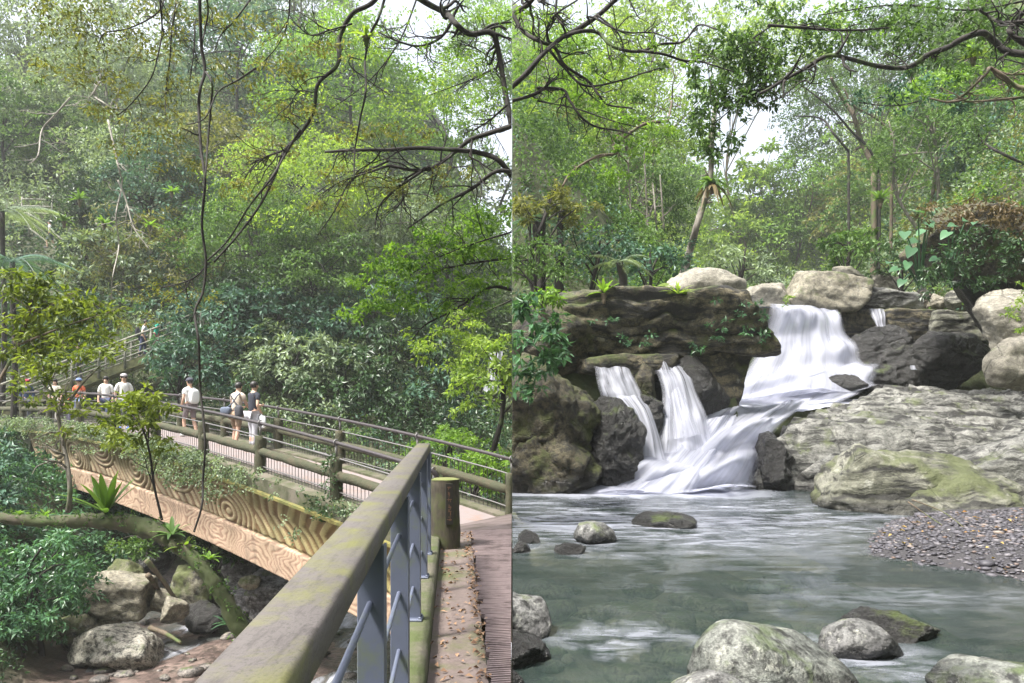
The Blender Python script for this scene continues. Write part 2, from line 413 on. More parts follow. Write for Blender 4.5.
# carved girder face: real relief, painted bands kept as a colour attribute
def girder():
    ns, nv = 620, 76
    S = np.linspace(-3.0, 19.1, ns); v = np.linspace(0, 1.72, nv); SS, VV = np.meshgrid(S, v, indexing='ij')
    s = SS.ravel(); d = VV.ravel(); up = d < 1.04
    cen = np.array([[18.2, .35], [14.6, .62], [9.8, .5], [4.4, .78], [16.6, .1], [12.2, -.1], [7.0, -.1]])
    wq = .16*fbm(np.stack([s*.8, d*1.2, 0*s], 1), 1, 3, 4)
    dist = np.stack([np.hypot((s-c[0])*.95, (d-c[1])*1.35) for c in cen], 1); dm = dist.min(1)
    chev = (s*.9+np.abs(d-.42)*.75)+wq
    near = sst(dm, 1.45, .95)
    ph = np.where(near > .5, dm/.21+wq, chev/.34)
    wave = np.sin(ph*2*np.pi)
    # lower band: thin contour lines
    cl = np.array([[18.0, 1.35], [14.9, 1.42], [11.5, 1.45], [8.2, 1.4], [5.0, 1.35], [1.2, 1.4], [-1.8, 1.4]])
    dl = np.stack([np.hypot((s-c[0])*.5, (d-c[1])*1.2) for c in cl], 1)
    kk = -np.log(np.exp(-dl*5).sum(1))/5
    ph2 = (kk+0.32*fbm(np.stack([s*.9, d*1.9, 0*s+3], 1), 1, 3, 8))/.10
    line = sst(np.sin(ph2*2*np.pi), .1, .75)
    relief = np.where(up, 0.022*np.tanh(wave*2.5), -.008*line)
    lean = np.where(up, .27*(np.clip(1-d/1.04, 0, 1))**1.7, .05)
    groove = -.05*np.exp(-((d-1.03)/.03)**2)
    w = .02-lean-relief-groove
    z = zd(s)-.30-d*.985
    V = BW(s, w, z)
    n1 = fbm(V, 3, 4, 2); 
    cream = np.array([.38, .30, .19]); brown = np.array([.19, .11, .06]); pink = np.array([.40, .285, .20]); pbr = np.array([.21, .12, .08])
    a = sst(wave, -.25, .2)[:, None]; cu = brown*(1-a)+cream*a
    cu = cu*(1-sst(6.5-s, 0, 8)[:, None]*np.array([.05, .0, .35]))           # more olive towards the near end
    b = line[:, None]*.75; clr = pink*(1-b)+pbr*b
    c = np.where(up[:, None], cu, clr)*(1+.16*n1[:, None])*(1-.3*sst(fbm(V*[1, 1, .35], 2.2, 5, 12, .65), .15, .8))[:, None]
    mo = sst(fbm(V, 1.3, 4, 7)+.25*(1-d/1.0), .25, .7)[:, None]*np.where(up, .4, .08)[:, None]
    c = c*(1-mo)+np.array([.13, .12, .04])*mo
    me = bpy.data.meshes.new('girder_face'); Fq = grid_faces(ns, nv)
    # back and underside
    Vb = BW(S, np.full(ns, 1.9), zd(S)-.30-1.70); V = np.vstack([V, Vb]); q = np.arange(ns-1)
    Fu = np.stack([q*nv+nv-1, (q+1)*nv+nv-1, ns*nv+q+1, ns*nv+q], 1)
    Vc = BW(S, np.full(ns, 1.9), zd(S)-.30); V = np.vstack([V, Vc]); Fb = np.stack([ns*nv+q, ns*nv+q+1, ns*nv+ns+q+1, ns*nv+ns+q], 1)
    c = np.vstack([c, np.tile([.2, .16, .11], (2*ns, 1))])
    M = Mesh(); M.add(V, np.vstack([Fq, Fu, Fb]))
    mt, nt, out = newmat('carved_painted_concrete'); at = nd(nt, 'ShaderNodeAttribute', attribute_name='paint')
    p = nd(nt, 'ShaderNodeBsdfPrincipled', Roughness=.75); n = noise(nt, geo_pos(nt), 40, 4)
    lk(nt, mixc(nt, .5, at.outputs['Color'], mixc(nt, n, (.35, .35, .35), (1.5, 1.5, 1.5)), 'MULTIPLY'), p.inputs['Base Color'])
    lk(nt, bump(nt, n, .3, .01), p.inputs['Normal']); lk(nt, p.outputs[0], out.inputs[0])
    o = M.build('girder', mt, bridge)
    ca = o.data.attributes.new('paint', 'FLOAT_COLOR', 'POINT')
    ca.data.foreach_set('color', np.hstack([np.clip(c, 0, 1), np.ones((len(c), 1))]).astype(np.float32).ravel())
girder()
# abutment pier at the far end
m = Mesh(); V, Fq = prism(np.linspace(19.12, 22.5, 6), [(-.15, -.3), (2.0, -.3), (2.0, -5.5), (-.15, -5.5)]); m.add(V, Fq)
m.build('abutment', plain('dark_stained_concrete', (.07, .065, .05), .9, nscale=6, var=.5, dirt=(.03, .045, .015), dsc=1.5, damt=.9), bridge, smooth=False)
def bar(m, s0, w0, z0, s1, w1, z1, r, k=6, wob=0, n=12, seed=0):
    t = np.linspace(0, 1, n); S = s0+(s1-s0)*t
    V, Fq = tube(BW(S, w0+(w1-w0)*t, zd(S)+z0+(z1-z0)*t), r, r, k, smooth=False, wob=wob, seed=seed); m.add(V, Fq)
def railing(w, sa, sb, posts, side):
    m = Mesh(); bar(m, sa, w, 1.15, sb, w, 1.15, .036, 10, n=60); m.build('handrail', M_steel, bridge, side=side)
    m = Mesh(); bar(m, sa, w, .86, sb, w, .86, .016, 6, n=60); bar(m, sa, w, .22, sb, w, .22, .014, 6, n=60); m.build('thin_rail', M_thin, bridge, side=side)
    for i in range(len(posts)-1):
        a, b = posts[i]+.07, posts[i+1]-.07
        m = Mesh(); bar(m, a, w, .54, b, w, .54, .095, 12, .16, 20, i+int(w*10)); m.build('log_rail', M_log, bridge, side=side)
        m = Mesh(); k = int((b-a)/.115)
        for q in range(1, k):
            s = a+(b-a)*q/k; top = .47 if w < 1 else .83
            p0 = BW(np.array(s), np.array(w+.02), zd(s)+.02); p1 = BW(np.array(s), np.array(w+.02), zd(s)+top)
            V, Fq = tube([p0, p1], .007, .007, 4, smooth=False, cap=False); m.add(V, Fq)
        bar(m, a, w+.02, .08, b, w+.02, .08, .011, 4)
        m.build('baluster_panel', M_thin if w < 1 else M_steel, bridge, side=side)
    for i, s in enumerate(posts):
        p0 = BW(np.array(s), np.array(w), zd(s)-.35); p1 = BW(np.array(s), np.array(w), zd(s)+.88)
        m = Mesh(); V, Fq = tube([p0, (p0+p1)/2, p1], .13, .12, 12, wob=.13, seed=i+int(w)); m.add(V, Fq)
        po = m.build('post', M_log, bridge, side=side)
        m = Mesh(); e = p1+np.array([0, 0, -.02])
        V, Fq = tube([e, e+[0, 0, .26]], .026, .026, 6, smooth=False); m.add(V, Fq)
        th = np.linspace(-.6, 4.2, 9); q = e+[0, 0, .29]
        loop = [q+NN*(-.055*math.sin(a))+np.array([0, 0, .06*math.cos(a)]) for a in th]
        V, Fq = tube(loop, .014, .014, 5, n=3); m.add(V, Fq)
        m.build('rail_bracket', M_thin, po, side=side)
fp = [-2.75, 0.05, 2.9, 5.6, 8.4, 11.3, 14.2, 17.2, 20.4, 23.8]
railing(-.05, -2.75, 24.0, fp, 0)
bp = [-2.38, .4, 3.3, 6.15, 9.2, 12.2, 15.2, 18.3, 21.6, 25, 29, 33]
railing(2.28, -2.44, 33.2, bp, -1)
rebase(bridge)

# ---------------------------------------------------------------- near walkway (camera stands on it)
def LX(off, y): return off-.078*y
m = Mesh()
ys = np.linspace(.4, 7.9, 60)
def strip(m, o0, o1, z0, z1, ya, yb, n=60, amp=0, seed=0, nu=2):
    ys = np.linspace(ya, yb, n); us = np.linspace(0, 1, nu); V = []
    for y in ys:
        for u in us: V.append([LX(o0+(o1-o0)*u, y), y, z0+(z1-z0)*u])
    V = np.array(V)
    if amp: V[:, 2] += amp*fbm(V, 6, 4, seed)
    m.add(V, grid_faces(n, nu))
strip(m, -.145, .185, -1.5, -1.5, .4, 8.7, 160, .008, 3, 14)
tag(m.build('walkway_verge', M_dirt), kind='structure')
m = Mesh(); m.add(*(lambda V: (V, grid_faces(12, 12)))(np.array([[(-.70+(-.85)*v)*(1-u)+(-.005)*u, (7.6+(4.6)*v)*(1-u)+(8.2+6.2*v)*u, -1.512-.62*v**1.5] for v in np.linspace(0, 1, 12) for u in np.linspace(0, 1, 12)])))
tag(m.build('bridge_landing', plain('stained_landing', (.13, .10, .095), .9, nscale=14, var=.35, dirt=(.06, .045, .035), dsc=3, damt=.6), smooth=False), kind='structure')
# mossy kerb
m = Mesh()
V = []; prof = [(-.30, -1.50), (-.30, -1.385), (-.285, -1.37), (-.165, -1.37), (-.150, -1.385), (-.148, -1.62), (-.32, -1.95), (-.32, -1.5)]
ysk = np.linspace(.4, 7.9, 110)
for y in ysk:
    for o, z in prof: V.append([LX(o, y), y, z])
V = np.array(V); V += .006*np.stack([fbm(V, 9, 3, 1), 0*V[:, 0], fbm(V, 9, 3, 2)], 1)
k = 8; i = np.arange(len(ysk)-1)[:, None]*k; j = np.arange(7)[None, :]
m.add(V, np.stack([i+j, i+j+1, i+k+j+1, i+k+j], -1).reshape(-1, 4))
tag(m.build('walkway_kerb', plain('bright_moss_kerb', (.10, .09, .065), .95, nscale=18, var=.4, dirt=(.05, .068, .014), dsc=2.6, damt=.75, bmp=.6, bd=.02)), kind='structure')
# supporting wall below the kerb
m = Mesh(); V = []
for y in np.linspace(.4, 8.0, 20): V += [[LX(-.31, y), y, -1.9], [LX(-.34, y), y, -6.6]]
m.add(V, grid_faces(20, 2)); 
m.build('x', M_conc); _w = bpy.data.objects['x']; _w.name = 'retaining_wall'; tag(_w, 'rough concrete retaining wall holding up the near walkway', 'wall')
# boards
bd = thing('boardwalk', 'reddish grooved timber boardwalk on the near path beside the steel handrail', 'boardwalk')
M_wood = plain('reddish_decking', (.17, .13, .13), .7, nscale=12, var=.35, dirt=(.07, .05, .05), dsc=5, damt=.4)
M_wood.node_tree.nodes
y = .55; q = 0
while y < 8.7:
    pl = Mesh(); x0 = LX(.19, y); x1 = -.006; w = .128; g = .006; nr = 4
    sk = .16
    prof = []
    for r in range(nr): 
        a = r*w/nr; prof += [(a+.002, -1.484), (a+w/nr*.52, -1.484), (a+w/nr*.56, -1.506), (a+w/nr*.98, -1.506)]
    prof = [(0, -1.52), (0, -1.484)]+prof+[(w, -1.484), (w, -1.52)]
    V = []
    for xx in np.linspace(x0+.01*rng.normal(), x1, 4):
        for a, z in prof: V.append([xx, y+a+sk*(xx-x0), z+rng.normal()*0])
    if x1-x0 > .02:
        pl.add(V, grid_faces(4, len(prof))); pl.build('board', M_wood, bd, smooth=False)
    y += w+g; q += 1
rebase(bd)
# fallen leaves
m = Mesh(); n = 620; C = np.stack([np.zeros(n), rng.uniform(1.2, 8.6, n), np.full(n, -1.487)], 1)
o_ = np.where(rng.random(n) < .5, rng.normal(.165, .02, n), rng.uniform(-.14, .19, n)); C[:, 0] = LX(o_, C[:, 1])
V, Fq = leaf_quads(C, np.c_[rng.normal(0, 1, (n, 2)), rng.normal(0, .12, n)], np.c_[rng.normal(0, .35, (n, 2)), np.ones(n)], rng.uniform(.025, .06, n), rng.uniform(.012, .03, n), .4)
m.add(V, Fq, np.repeat(rng.random(n), 4)); tag(m.build('fallen_leaves', leaf_mat('dead_leaf', (.07, .035, .02), (.32, .2, .12), .05, .8)), kind='stuff')

# near handrail
def railmat():
    m, nt, out = newmat('weathered_bronze_rail'); pos = geo_pos(nt); a = noise(nt, pos, 3.4, 7, .7, .6); b = noise(nt, mapping(nt, pos, (60, 9, 60)), 1, 5, .7); d_ = noise(nt, pos, 160, 3, .7); e = noise(nt, pos, 1.5, 5, .6)
    c = mixc(nt, e, (.07, .06, .054), (.135, .12, .118)); c = mixc(nt, ramp(nt, b, [(.36, .7), (.5, 0.)]), c, (.05, .042, .04))
    c = mixc(nt, ramp(nt, d_, [(.34, .8), (.46, 0.)]), c, (.045, .04, .035)); c = mixc(nt, ramp(nt, a, [(.50, 0.), (.66, .75)]), c, mixc(nt, d_, (.06, .065, .015), (.19, .19, .04)))
    z = nd(nt, 'ShaderNodeSeparateXYZ'); lk(nt, nd(nt, 'ShaderNodeNewGeometry').outputs['Normal'], z.inputs[0])
    p = nd(nt, 'ShaderNodeBsdfPrincipled', Roughness=.62); lk(nt, c, p.inputs['Base Color']); lk(nt, bump(nt, math_(nt, 'ADD', a, d_), .25, .004), p.inputs['Normal']); lk(nt, p.outputs[0], out.inputs[0]); return m
M_rail = railmat()
hr = thing('steel_railing', 'broad bronze flat-topped handrail on blue-grey flat posts filling the foreground', 'railing')
m = Mesh(); V = []
prof = [(-.347, -.372), (-.340, -.366), (-.232, -.366), (-.223, -.372), (-.221, -.43), (-.228, -.437), (-.342, -.437), (-.349, -.43)]
yy = np.linspace(.35, 6.9, 60)
for y in yy:
    for o, z in prof: V.append([LX(o, y), y, z])
k = 8; i = np.arange(len(yy)-1)[:, None]*k; j = np.arange(8)[None, :]; j2 = (j+1) % 8
Fq = np.vstack([np.stack([i+j, i+k+j, i+k+j2, i+j2], -1).reshape(-1, 4), [[0, 1, 2, 3], [0, 3, 4, 7], [4, 5, 6, 7]], [[(len(yy)-1)*8+a for a in f] for f in ([3, 2, 1, 0], [7, 4, 3, 0], [7, 6, 5, 4])]])
m.add(V, Fq); m.build('handrail', M_rail, hr)
posts_y = [1.12, 2.3, 3.5, 4.7, 5.85, 6.75]
for y in posts_y:
    x = LX(-.26, y)
    m = Mesh(); m.box((x, y, -.905), (.082, .014, .94), bev=.003); m.box((x+.043, y, -.905), (.006, .05, .94)); po = m.build('post', M_post, hr, smooth=False)
    m = Mesh(); m.box((x, y, -1.362), (.12, .11, .014), bev=.003)
    for sx in (-.045, .045):
        for sy in (-.04, .04): m.box((x+sx, y+sy, -1.350), (.018, .018, .014), bev=.003)
    m.build('base_plate', M_post, po, smooth=False)
for z in (-.62, -.893, -1.165):
    m = Mesh(); V, Fq = tube([[LX(-.262, .4), .4, z], [LX(-.262, 3.5), 3.5, z], [LX(-.262, 6.75), 6.75, z]], .0105, .0105, 8, n=10); m.add(V, Fq); m.build('rod', M_post, hr)
rebase(hr)
# stump bollard
st = thing('stump_bollard', 'short dark imitation log bollard with mossy top at the end of the handrail', 'bollard')
c = np.array([LX(-.095, 7.76), 7.76, 0]); m = Mesh()
V, Fq = tube([c+[0, 0, -1.56], c+[0, 0, -1.3], c+[0, 0, -1.0], c+[0, 0, -.785]], .158, .15, 22, wob=.05, seed=4, cap=False); m.add(V, Fq)
m.build('shaft', bark_mat('stump_bark', (.025, .02, .014), (.075, .062, .042), .35, (.05, .055, .018), 3), st)
th = np.linspace(0, 2*np.pi, 22, endpoint=False)
V = [c+[0, 0, -.778]]
for rr, zz in ((.07, -.777), (.12, -.779), (.152, -.792)): V += [c+[rr*math.cos(a), rr*math.sin(a), zz] for a in th]
Fq = []
for a in range(0, 22, 2): Fq.append([0, 1+a, 1+(a+1) % 22, 1+(a+2) % 22])
for r in range(2):
    for a in range(22): Fq.append([1+r*22+a, 1+(r+1)*22+a, 1+(r+1)*22+(a+1) % 22, 1+r*22+(a+1) % 22])
m = Mesh(); m.add(V, Fq); m.build('cut_top', plain('mossy_log_end', (.15, .15, .055), .9, nscale=25, dirt=(.12, .15, .04), dsc=9, damt=.7), st)
# sunken panel with weathered vertical lettering
m = Mesh(); pc = c+np.array([.055, -.148, -1.03])
m.box(pc, (.075, .02, .42), rz=.34); pl_ = m.build('sign_panel', plain('dark_panel', (.02, .018, .014), .7), st, smooth=False)
m = Mesh(); g2 = np.random.default_rng(3)
for r in range(6):
    z = pc[2]+.165-r*.062
    for q in range(5):
        hz = g2.random() < .55; xx = g2.uniform(-.014, .014); zz = g2.uniform(-.02, .02)
        m.box((pc[0]+xx*.94+.0035, pc[1]-.0105+xx*.33, z+zz), (.03 if hz else .004, .003, .004 if hz else .034), rz=.34)
m.build('carved_lettering', plain('rust_red_letters', (.15, .075, .045), .8), pl_, smooth=False)
rebase(st)
# bent steel end bracket beyond the bollard
m = Mesh(); q = np.array([-.93, 9.2, 0]); V, Fq = tube([q+[0, 0, -1.5], q+[0, 0, -1.0], q+[.0, 0, -.93], q+[-.03, 0, -.86], q+[-.1, 0, -.84], q+[-.17, 0, -1.0]], .03, .03, 8); m.add(V, Fq)
tag(m.build('bent_pipe', M_steel), 'dark bent pipe end rising just behind the stump bollard', 'pipe')

# ---------------------------------------------------------------- terrain of the gorge
def HL(x, y):
    x = np.asarray(x, float); y = np.asarray(y, float)
    g = .42+.58*sst(-x, 1, 15)
    z = -6.2+5.2*sst(y, 24, 33)+np.maximum(0, y-32)*.78*g-np.maximum(0, y-75)*.4*g
    z += -1.6*sst(x, -7, 0)*sst(y, 26, 34)*sst(y, 60, 40)        # the side gully to the right
    bank = (3.3+.6*sst(y,20,28))*sst(-x-(9.6+.16*(y-16)), 0, 4.5)*sst(y, 10, 13)
    z = np.maximum(z, -6.2+bank*sst(y, 36, 28)+.0*x)
    n = fbm(np.stack([x, y, 0*x], -1).reshape(-1, 3), .18, 4, 5).reshape(x.shape)
    return z+n*(.25+.6*sst(y, 26, 40))
def terrain(name, fn, xs, ys, mat, kind='structure', side=0):
    X, Y = np.meshgrid(xs, ys, indexing='ij'); Z = fn(X, Y); V = np.stack([X, Y, Z], -1).reshape(-1, 3)
    m = Mesh(); m.add(V, grid_faces(len(xs), len(ys))); return tag(m.build(name, mat, side=0), kind=kind)
M_bed = rock_mat('wet_pink_riverbed', (.20, .12, .10), (.34, .25, .22), moss=.12, rough=.5, wet=.5, lich=.3)
def bedmix():
    m, nt, out = newmat('gorge_ground'); pos = geo_pos(nt); z = nd(nt, 'ShaderNodeSeparateXYZ'); lk(nt, pos, z.inputs[0])
    n = noise(nt, pos, .9, 6, .6); n2 = noise(nt, pos, 5, 6, .6)
    bed = mixc(nt, ramp(nt, n, [(.38, 0.), (.62, 1.)]), (.07, .05, .042), (.24, .175, .155))
    bed = mixc(nt, ramp(nt, n2, [(.4, .85), (.55, 0.)]), bed, (.035, .028, .025))
    soil = mixc(nt, n2, (.045, .035, .02), (.035, .06, .018))
    f = ramp(nt, math_(nt, 'ADD', math_(nt, 'MULTIPLY', math_(nt, 'ADD', z.outputs['Z'], 5.95), .8), math_(nt, 'MULTIPLY', math_(nt, 'SUBTRACT', n, .5), .5)), [(0., 0.), (.4, 1.)])
    c = mixc(nt, f, bed, soil); p = nd(nt, 'ShaderNodeBsdfPrincipled'); lk(nt, c, p.inputs['Base Color'])
    r = nd(nt, 'ShaderNodeMapRange'); lk(nt, f, r.inputs[0]); r.inputs[3].default_value = .3; r.inputs[4].default_value = .95; lk(nt, r.outputs[0], p.inputs['Roughness'])
    lk(nt, bump(nt, n2, .7, .1), p.inputs['Normal']); lk(nt, p.outputs[0], out.inputs[0]); return m
terrain('gorge_ground', HL, np.linspace(-75, 0, 150), np.concatenate([np.linspace(.2, 60, 150), np.linspace(61, 125, 40)]), bedmix())
# shallow stream in the gorge
def water_mat(name, col, rough, foam_fn=None, alpha=.75, bumps=(6, 1.2), bstr=.15):
    m, nt, out = newmat(name); pos = geo_pos(nt)
    p = nd(nt, 'ShaderNodeBsdfPrincipled', Roughness=rough); p.inputs['IOR'].default_value = 1.33
    p.inputs['Base Color'].default_value = (*col, 1)
    n = noise(nt, mapping(nt, pos, (bumps[0]*.35, bumps[0], 1)), 1, 3, .5)
    lk(nt, bump(nt, n, bstr, .05), p.inputs['Normal'])
    if foam_fn:
        f = foam_fn(nt, pos)
        lk(nt, mixc(nt, f, col, (.50, .51, .60)), p.inputs['Base Color'])
        mr = nd(nt, 'ShaderNodeMapRange'); lk(nt, f, mr.inputs[0]); mr.inputs[3].default_value = alpha; mr.inputs[4].default_value = 1; lk(nt, mr.outputs[0], p.inputs['Alpha'])
        mr = nd(nt, 'ShaderNodeMapRange'); lk(nt, f, mr.inputs[0]); mr.inputs[3].default_value = rough; mr.inputs[4].default_value = .7; lk(nt, mr.outputs[0], p.inputs['Roughness'])
    else: p.inputs['Alpha'].default_value = alpha
    lk(nt, p.outputs[0], out.inputs[0]); return m
def foamL(nt, pos): return ramp(nt, noise(nt, mapping(nt, pos, (1.3, .5, 1)), 1, 6, .6, .8), [(.5, 0.), (.64, .85)])
m = Mesh(); xs = np.linspace(-14, -.01, 30); ysw = np.linspace(5, 31, 40)
X, Y = np.meshgrid(xs, ysw, indexing='ij'); m.add(np.stack([X, Y, -6.02+.0*X+np.maximum(0, Y-25)*.16], -1).reshape(-1, 3), grid_faces(30, 40))
tag(m.build('stream_water', water_mat('shallow_stream', (.13, .14, .13), .12, foamL, .4)), kind='structure')

RK = dict(
 grey=rock_mat('grey_boulder', (.20, .18, .13), (.34, .31, .24), moss=.25, lich=.3, dk=.6),
 mossy=rock_mat('mossy_boulder', (.13, .12, .08), (.26, .24, .17), moss=.62, mc=(.10, .12, .03)),
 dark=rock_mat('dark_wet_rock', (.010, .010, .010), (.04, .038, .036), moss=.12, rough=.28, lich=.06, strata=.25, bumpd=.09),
 tan2=rock_mat('pale_boulder', (.34, .32, .27), (.5, .47, .40), moss=.1, lich=.5),
 slate=rock_mat('slate_slab', (.15, .15, .16), (.30, .29, .30), moss=.2, lich=.35, strata=.4),
 tan=rock_mat('tan_boulder', (.19, .175, .14), (.33, .305, .25), moss=.08, lich=.25, dk=.45),
 ledge=rock_mat('brown_ledge_rock', (.085, .075, .045), (.20, .17, .105), moss=.4, mc=(.08, .10, .025), lich=.15, strata=.8),
 cliffm=rock_mat('mossy_brown_cliff', (.055, .047, .03), (.135, .115, .07), moss=.55, mc=(.09, .105, .025), lich=.1, wetz=-1.28, bumpd=.12),
 bank=rock_mat('banded_grey_rock', (.17, .17, .15), (.30, .295, .27), moss=.12, mc=(.12, .14, .06), dk=.5, lich=.2, wetz=-1.42, strata=.7, bumpd=.06),
 bank2=rock_mat('mossy_green_rock', (.15, .15, .11), (.29, .285, .23), moss=.36, mc=(.11, .125, .05), dk=.5, lich=.25, wetz=-1.45, strata=.7),
 pool=rock_mat('pool_stone', (.11, .11, .105), (.24, .235, .225), moss=.2, mc=(.12, .15, .05), lich=.35, wetz=-1.47, rough=.6, scale=2),
 front=rock_mat('foreground_boulder', (.13, .14, .125), (.26, .265, .235), moss=.24, mc=(.12, .16, .06), lich=.35, wetz=-1.44, rough=.55, scale=1.8),
)
L = lambda *a, **k: rock_px(*a, **k)
L('boulder', 'long square-edged grey boulder propped on smaller stones beside the gorge stream', 82, 574, 149, 617, 18.5, RK['grey'], .7, seed=31, boxy=.6, rot=(0, .12, .3))
L('boulder', 'pale pointed flat boulder lying lowest on the pink streambed', 68, 627, 160, 668, 17.2, RK['tan2'], .8, seed=38, planes=7, rot=(.1, .06, .1))
L('boulder', 'mossy rounded boulder left of the pale flat boulder', 50, 612, 104, 652, 18, RK['mossy'], .9, seed=12)
L('boulder', 'dark half-hidden boulder behind the square-edged grey boulder', 104, 560, 142, 590, 20.0, RK['mossy'], .9, seed=14)
L('boulder', 'purple-black wet rock at the lower left under the bright leaves', -20, 622, 48, 648, 17.5, RK['dark'], .8, seed=15)
L('boulder', 'wedge stone filling the gap under the square-edged boulder', 96, 612, 122, 632, 18.2, RK['grey'], .8, seed=16)
gr_ = 'jumbled stones beneath the footbridge'
for i, (a, b, c_, d_, dd, mt, lb) in enumerate([
  (152, 588, 176, 612, 18.8, 'grey', 'small rounded stone just right of the square-edged boulder'), (160, 597, 186, 622, 18.4, 'grey', 'squat grey stone beside the driftwood sticks'),
  (170, 560, 232, 610, 20.5, 'mossy', 'large moss-covered stone behind the fallen mossy trunk'), (185, 600, 232, 628, 19.5, 'dark', 'wet dark stone right beside the fallen mossy trunk'),
  (228, 548, 262, 588, 20, 'slate', 'slate block tucked under the girder right of the mossy trunk'), (238, 520, 330, 600, 21.5, 'slate', 'large slanting slate slab below the bridge girder'),
  (255, 560, 330, 640, 19.5, 'slate', 'broad cracked slate slab half hidden by the handrail'), (232, 590, 262, 612, 19, 'slate', 'small slate stone lowest beside the handrail'),
  (130, 540, 175, 575, 22, 'dark', 'dark rock deep in the shade under the bridge'), (240, 575, 262, 590, 18.6, 'grey', 'pale angular stone in the slate rubble')]):
    L('boulder', lb, a, b, c_, d_, dd, RK[mt], .9, seed=50+i, boxy=.4 if mt == 'slate' else 0, group=gr_)
for i, (a, b, lb) in enumerate([((150, 628), (181, 643), 'straight driftwood stick lying on the streambed'), ((146, 560), (176, 600), 'driftwood pole leaning between boulders'), ((148, 575), (168, 608), 'second thinner driftwood pole leaning beside the first')]):
    m = Mesh(); p0 = P(*a, 18.2); p1 = P(*b, 17.6+i); V, Fq = tube([p0, (p0+p1)/2+[0, 0, .05], p1], .07, .04, 8, wob=.2, seed=i); m.add(V, Fq)
    tag(m.build('driftwood', BK['tan']), lb, 'driftwood', 'driftwood on the gorge stones')

g7 = np.random.default_rng(17); M0 = Mesh()
for i in range(170):
    y = g7.uniform(14.5, 26); x = g7.uniform(-.62*y, -.2*y); z = float(HL(np.array([x]), np.array([y]))[0]); s_ = math.exp(g7.normal(-1.75, .6))
    if z > -4.6: continue
    V, Fa = rock_vf((s_*1.4, s_, s_*.6), 900+i % 11, 2, 9); a = g7.uniform(0, 6.3); ca, sa = math.cos(a), math.sin(a); V = np.stack([V[:, 0]*ca-V[:, 1]*sa, V[:, 0]*sa+V[:, 1]*ca, V[:, 2]], 1)+[x, y, z+s_*.12]
    M0.add(V, Fa)
tag(M0.build('streambed_stones', rock_mat('streambed_stone', (.10, .085, .075), (.26, .225, .20), moss=.2, lich=.3, scale=2, rough=.6)), kind='stuff')
# ---------------------------------------------------------------- stairway behind the bridge
stw = thing('stairway', 'weathered stairway with post and rail sides climbing the slope behind the bridge', 'stairs')
A = np.array([-23.5, 31.0, -1.05]); Bp = np.array([-14.3, 34.0, 3.15]); dv = (Bp-A); hd = unit(np.array([dv[0], dv[1], 0])); nb = np.array([-hd[1], hd[0], 0])
M_stair = plain('mossy_stair_beam', (.20, .20, .09), .9, nscale=8, dirt=(.08, .09, .04), dsc=3, damt=.7)
M_srail = plain('weathered_rail_wood', (.26, .25, .21), .85, nscale=10, dirt=(.08, .10, .06), dsc=4, damt=.5)
for off in (0, 1.5):
    m = Mesh(); a = A+nb*off; b = Bp+nb*off
    V = np.array([a+[0, 0, -.3], a+[0, 0, .05], b+[0, 0, .05], b+[0, 0, -.3]]); V = np.vstack([V, V+nb*.15])
    m.add(V, [[0, 1, 2, 3], [7, 6, 5, 4], [0, 4, 5, 1], [1, 5, 6, 2], [2, 6, 7, 3], [3, 7, 4, 0]]); m.build('stringer', M_stair, stw, smooth=False)
    for zz, r in ((1.1, .05), (.62, .035), (.28, .035)):
        m = Mesh(); V, Fq = tube([a+[0, 0, zz], (a+b)/2+[0, 0, zz], b+[0, 0, zz]], r, r, 7); m.add(V, Fq); m.build('rail', M_srail, stw)
    for t in np.linspace(0.03, 1, 10):
        p = a+(b-a)*t; m = Mesh(); V, Fq = tube([p+[0, 0, -.2], p+[0, 0, 1.14]], .055, .05, 7, smooth=False); m.add(V, Fq); m.build('post', M_srail, stw)
ns_ = 24
for i in range(ns_):
    p = A+dv*((i+.5)/ns_)+nb*.75; m = Mesh(); m.box(p+[0, 0, .02], (.46, 1.38, .07), rz=math.atan2(hd[1], hd[0])); m.build('tread', M_stair, stw, smooth=False)
rebase(stw)
def on_stair(t, off=.8): p = A+dv*t+nb*off; return p+[0, 0, .06]
# upper path railing
up = thing('path_railing', 'grey wooden railing of the upper hillside path beside a dark bank', 'railing')
q0 = P(22, 213, 48); q1 = P(52, 214, 48); 
def prail(a, b, par):
    for zz in (0, .45, .9):
        m = Mesh(); V, Fq = tube([a+[0, 0, zz], (a+b)/2+[0, 0, zz+.02], b+[0, 0, zz]], .055, .05, 6, wob=.1); m.add(V, Fq); m.build('rail', M_srail, par)
    n = max(2, int(np.linalg.norm(b-a)/1.3))
    for t in np.linspace(0, 1, n):
        p = a+(b-a)*t; m = Mesh(); V, Fq = tube([p+[0, 0, -.5], p+[0, 0, 1.05]], .07, .06, 6, smooth=False); m.add(V, Fq); m.build('post', M_srail, par)
prail(q0, q1, up); rebase(up)
dn = thing('path_railing', 'wooden railing dropping down the slope behind the person in white', 'railing')
prail(P(29, 228, 46), P(72, 262, 46), dn); rebase(dn)
# little waterfall far right of the gorge
def foamvert(nt, pos): return ramp(nt, noise(nt, mapping(nt, pos, (9, 9, .6)), 1, 4, .6), [(.38, .05), (.62, 1.)])
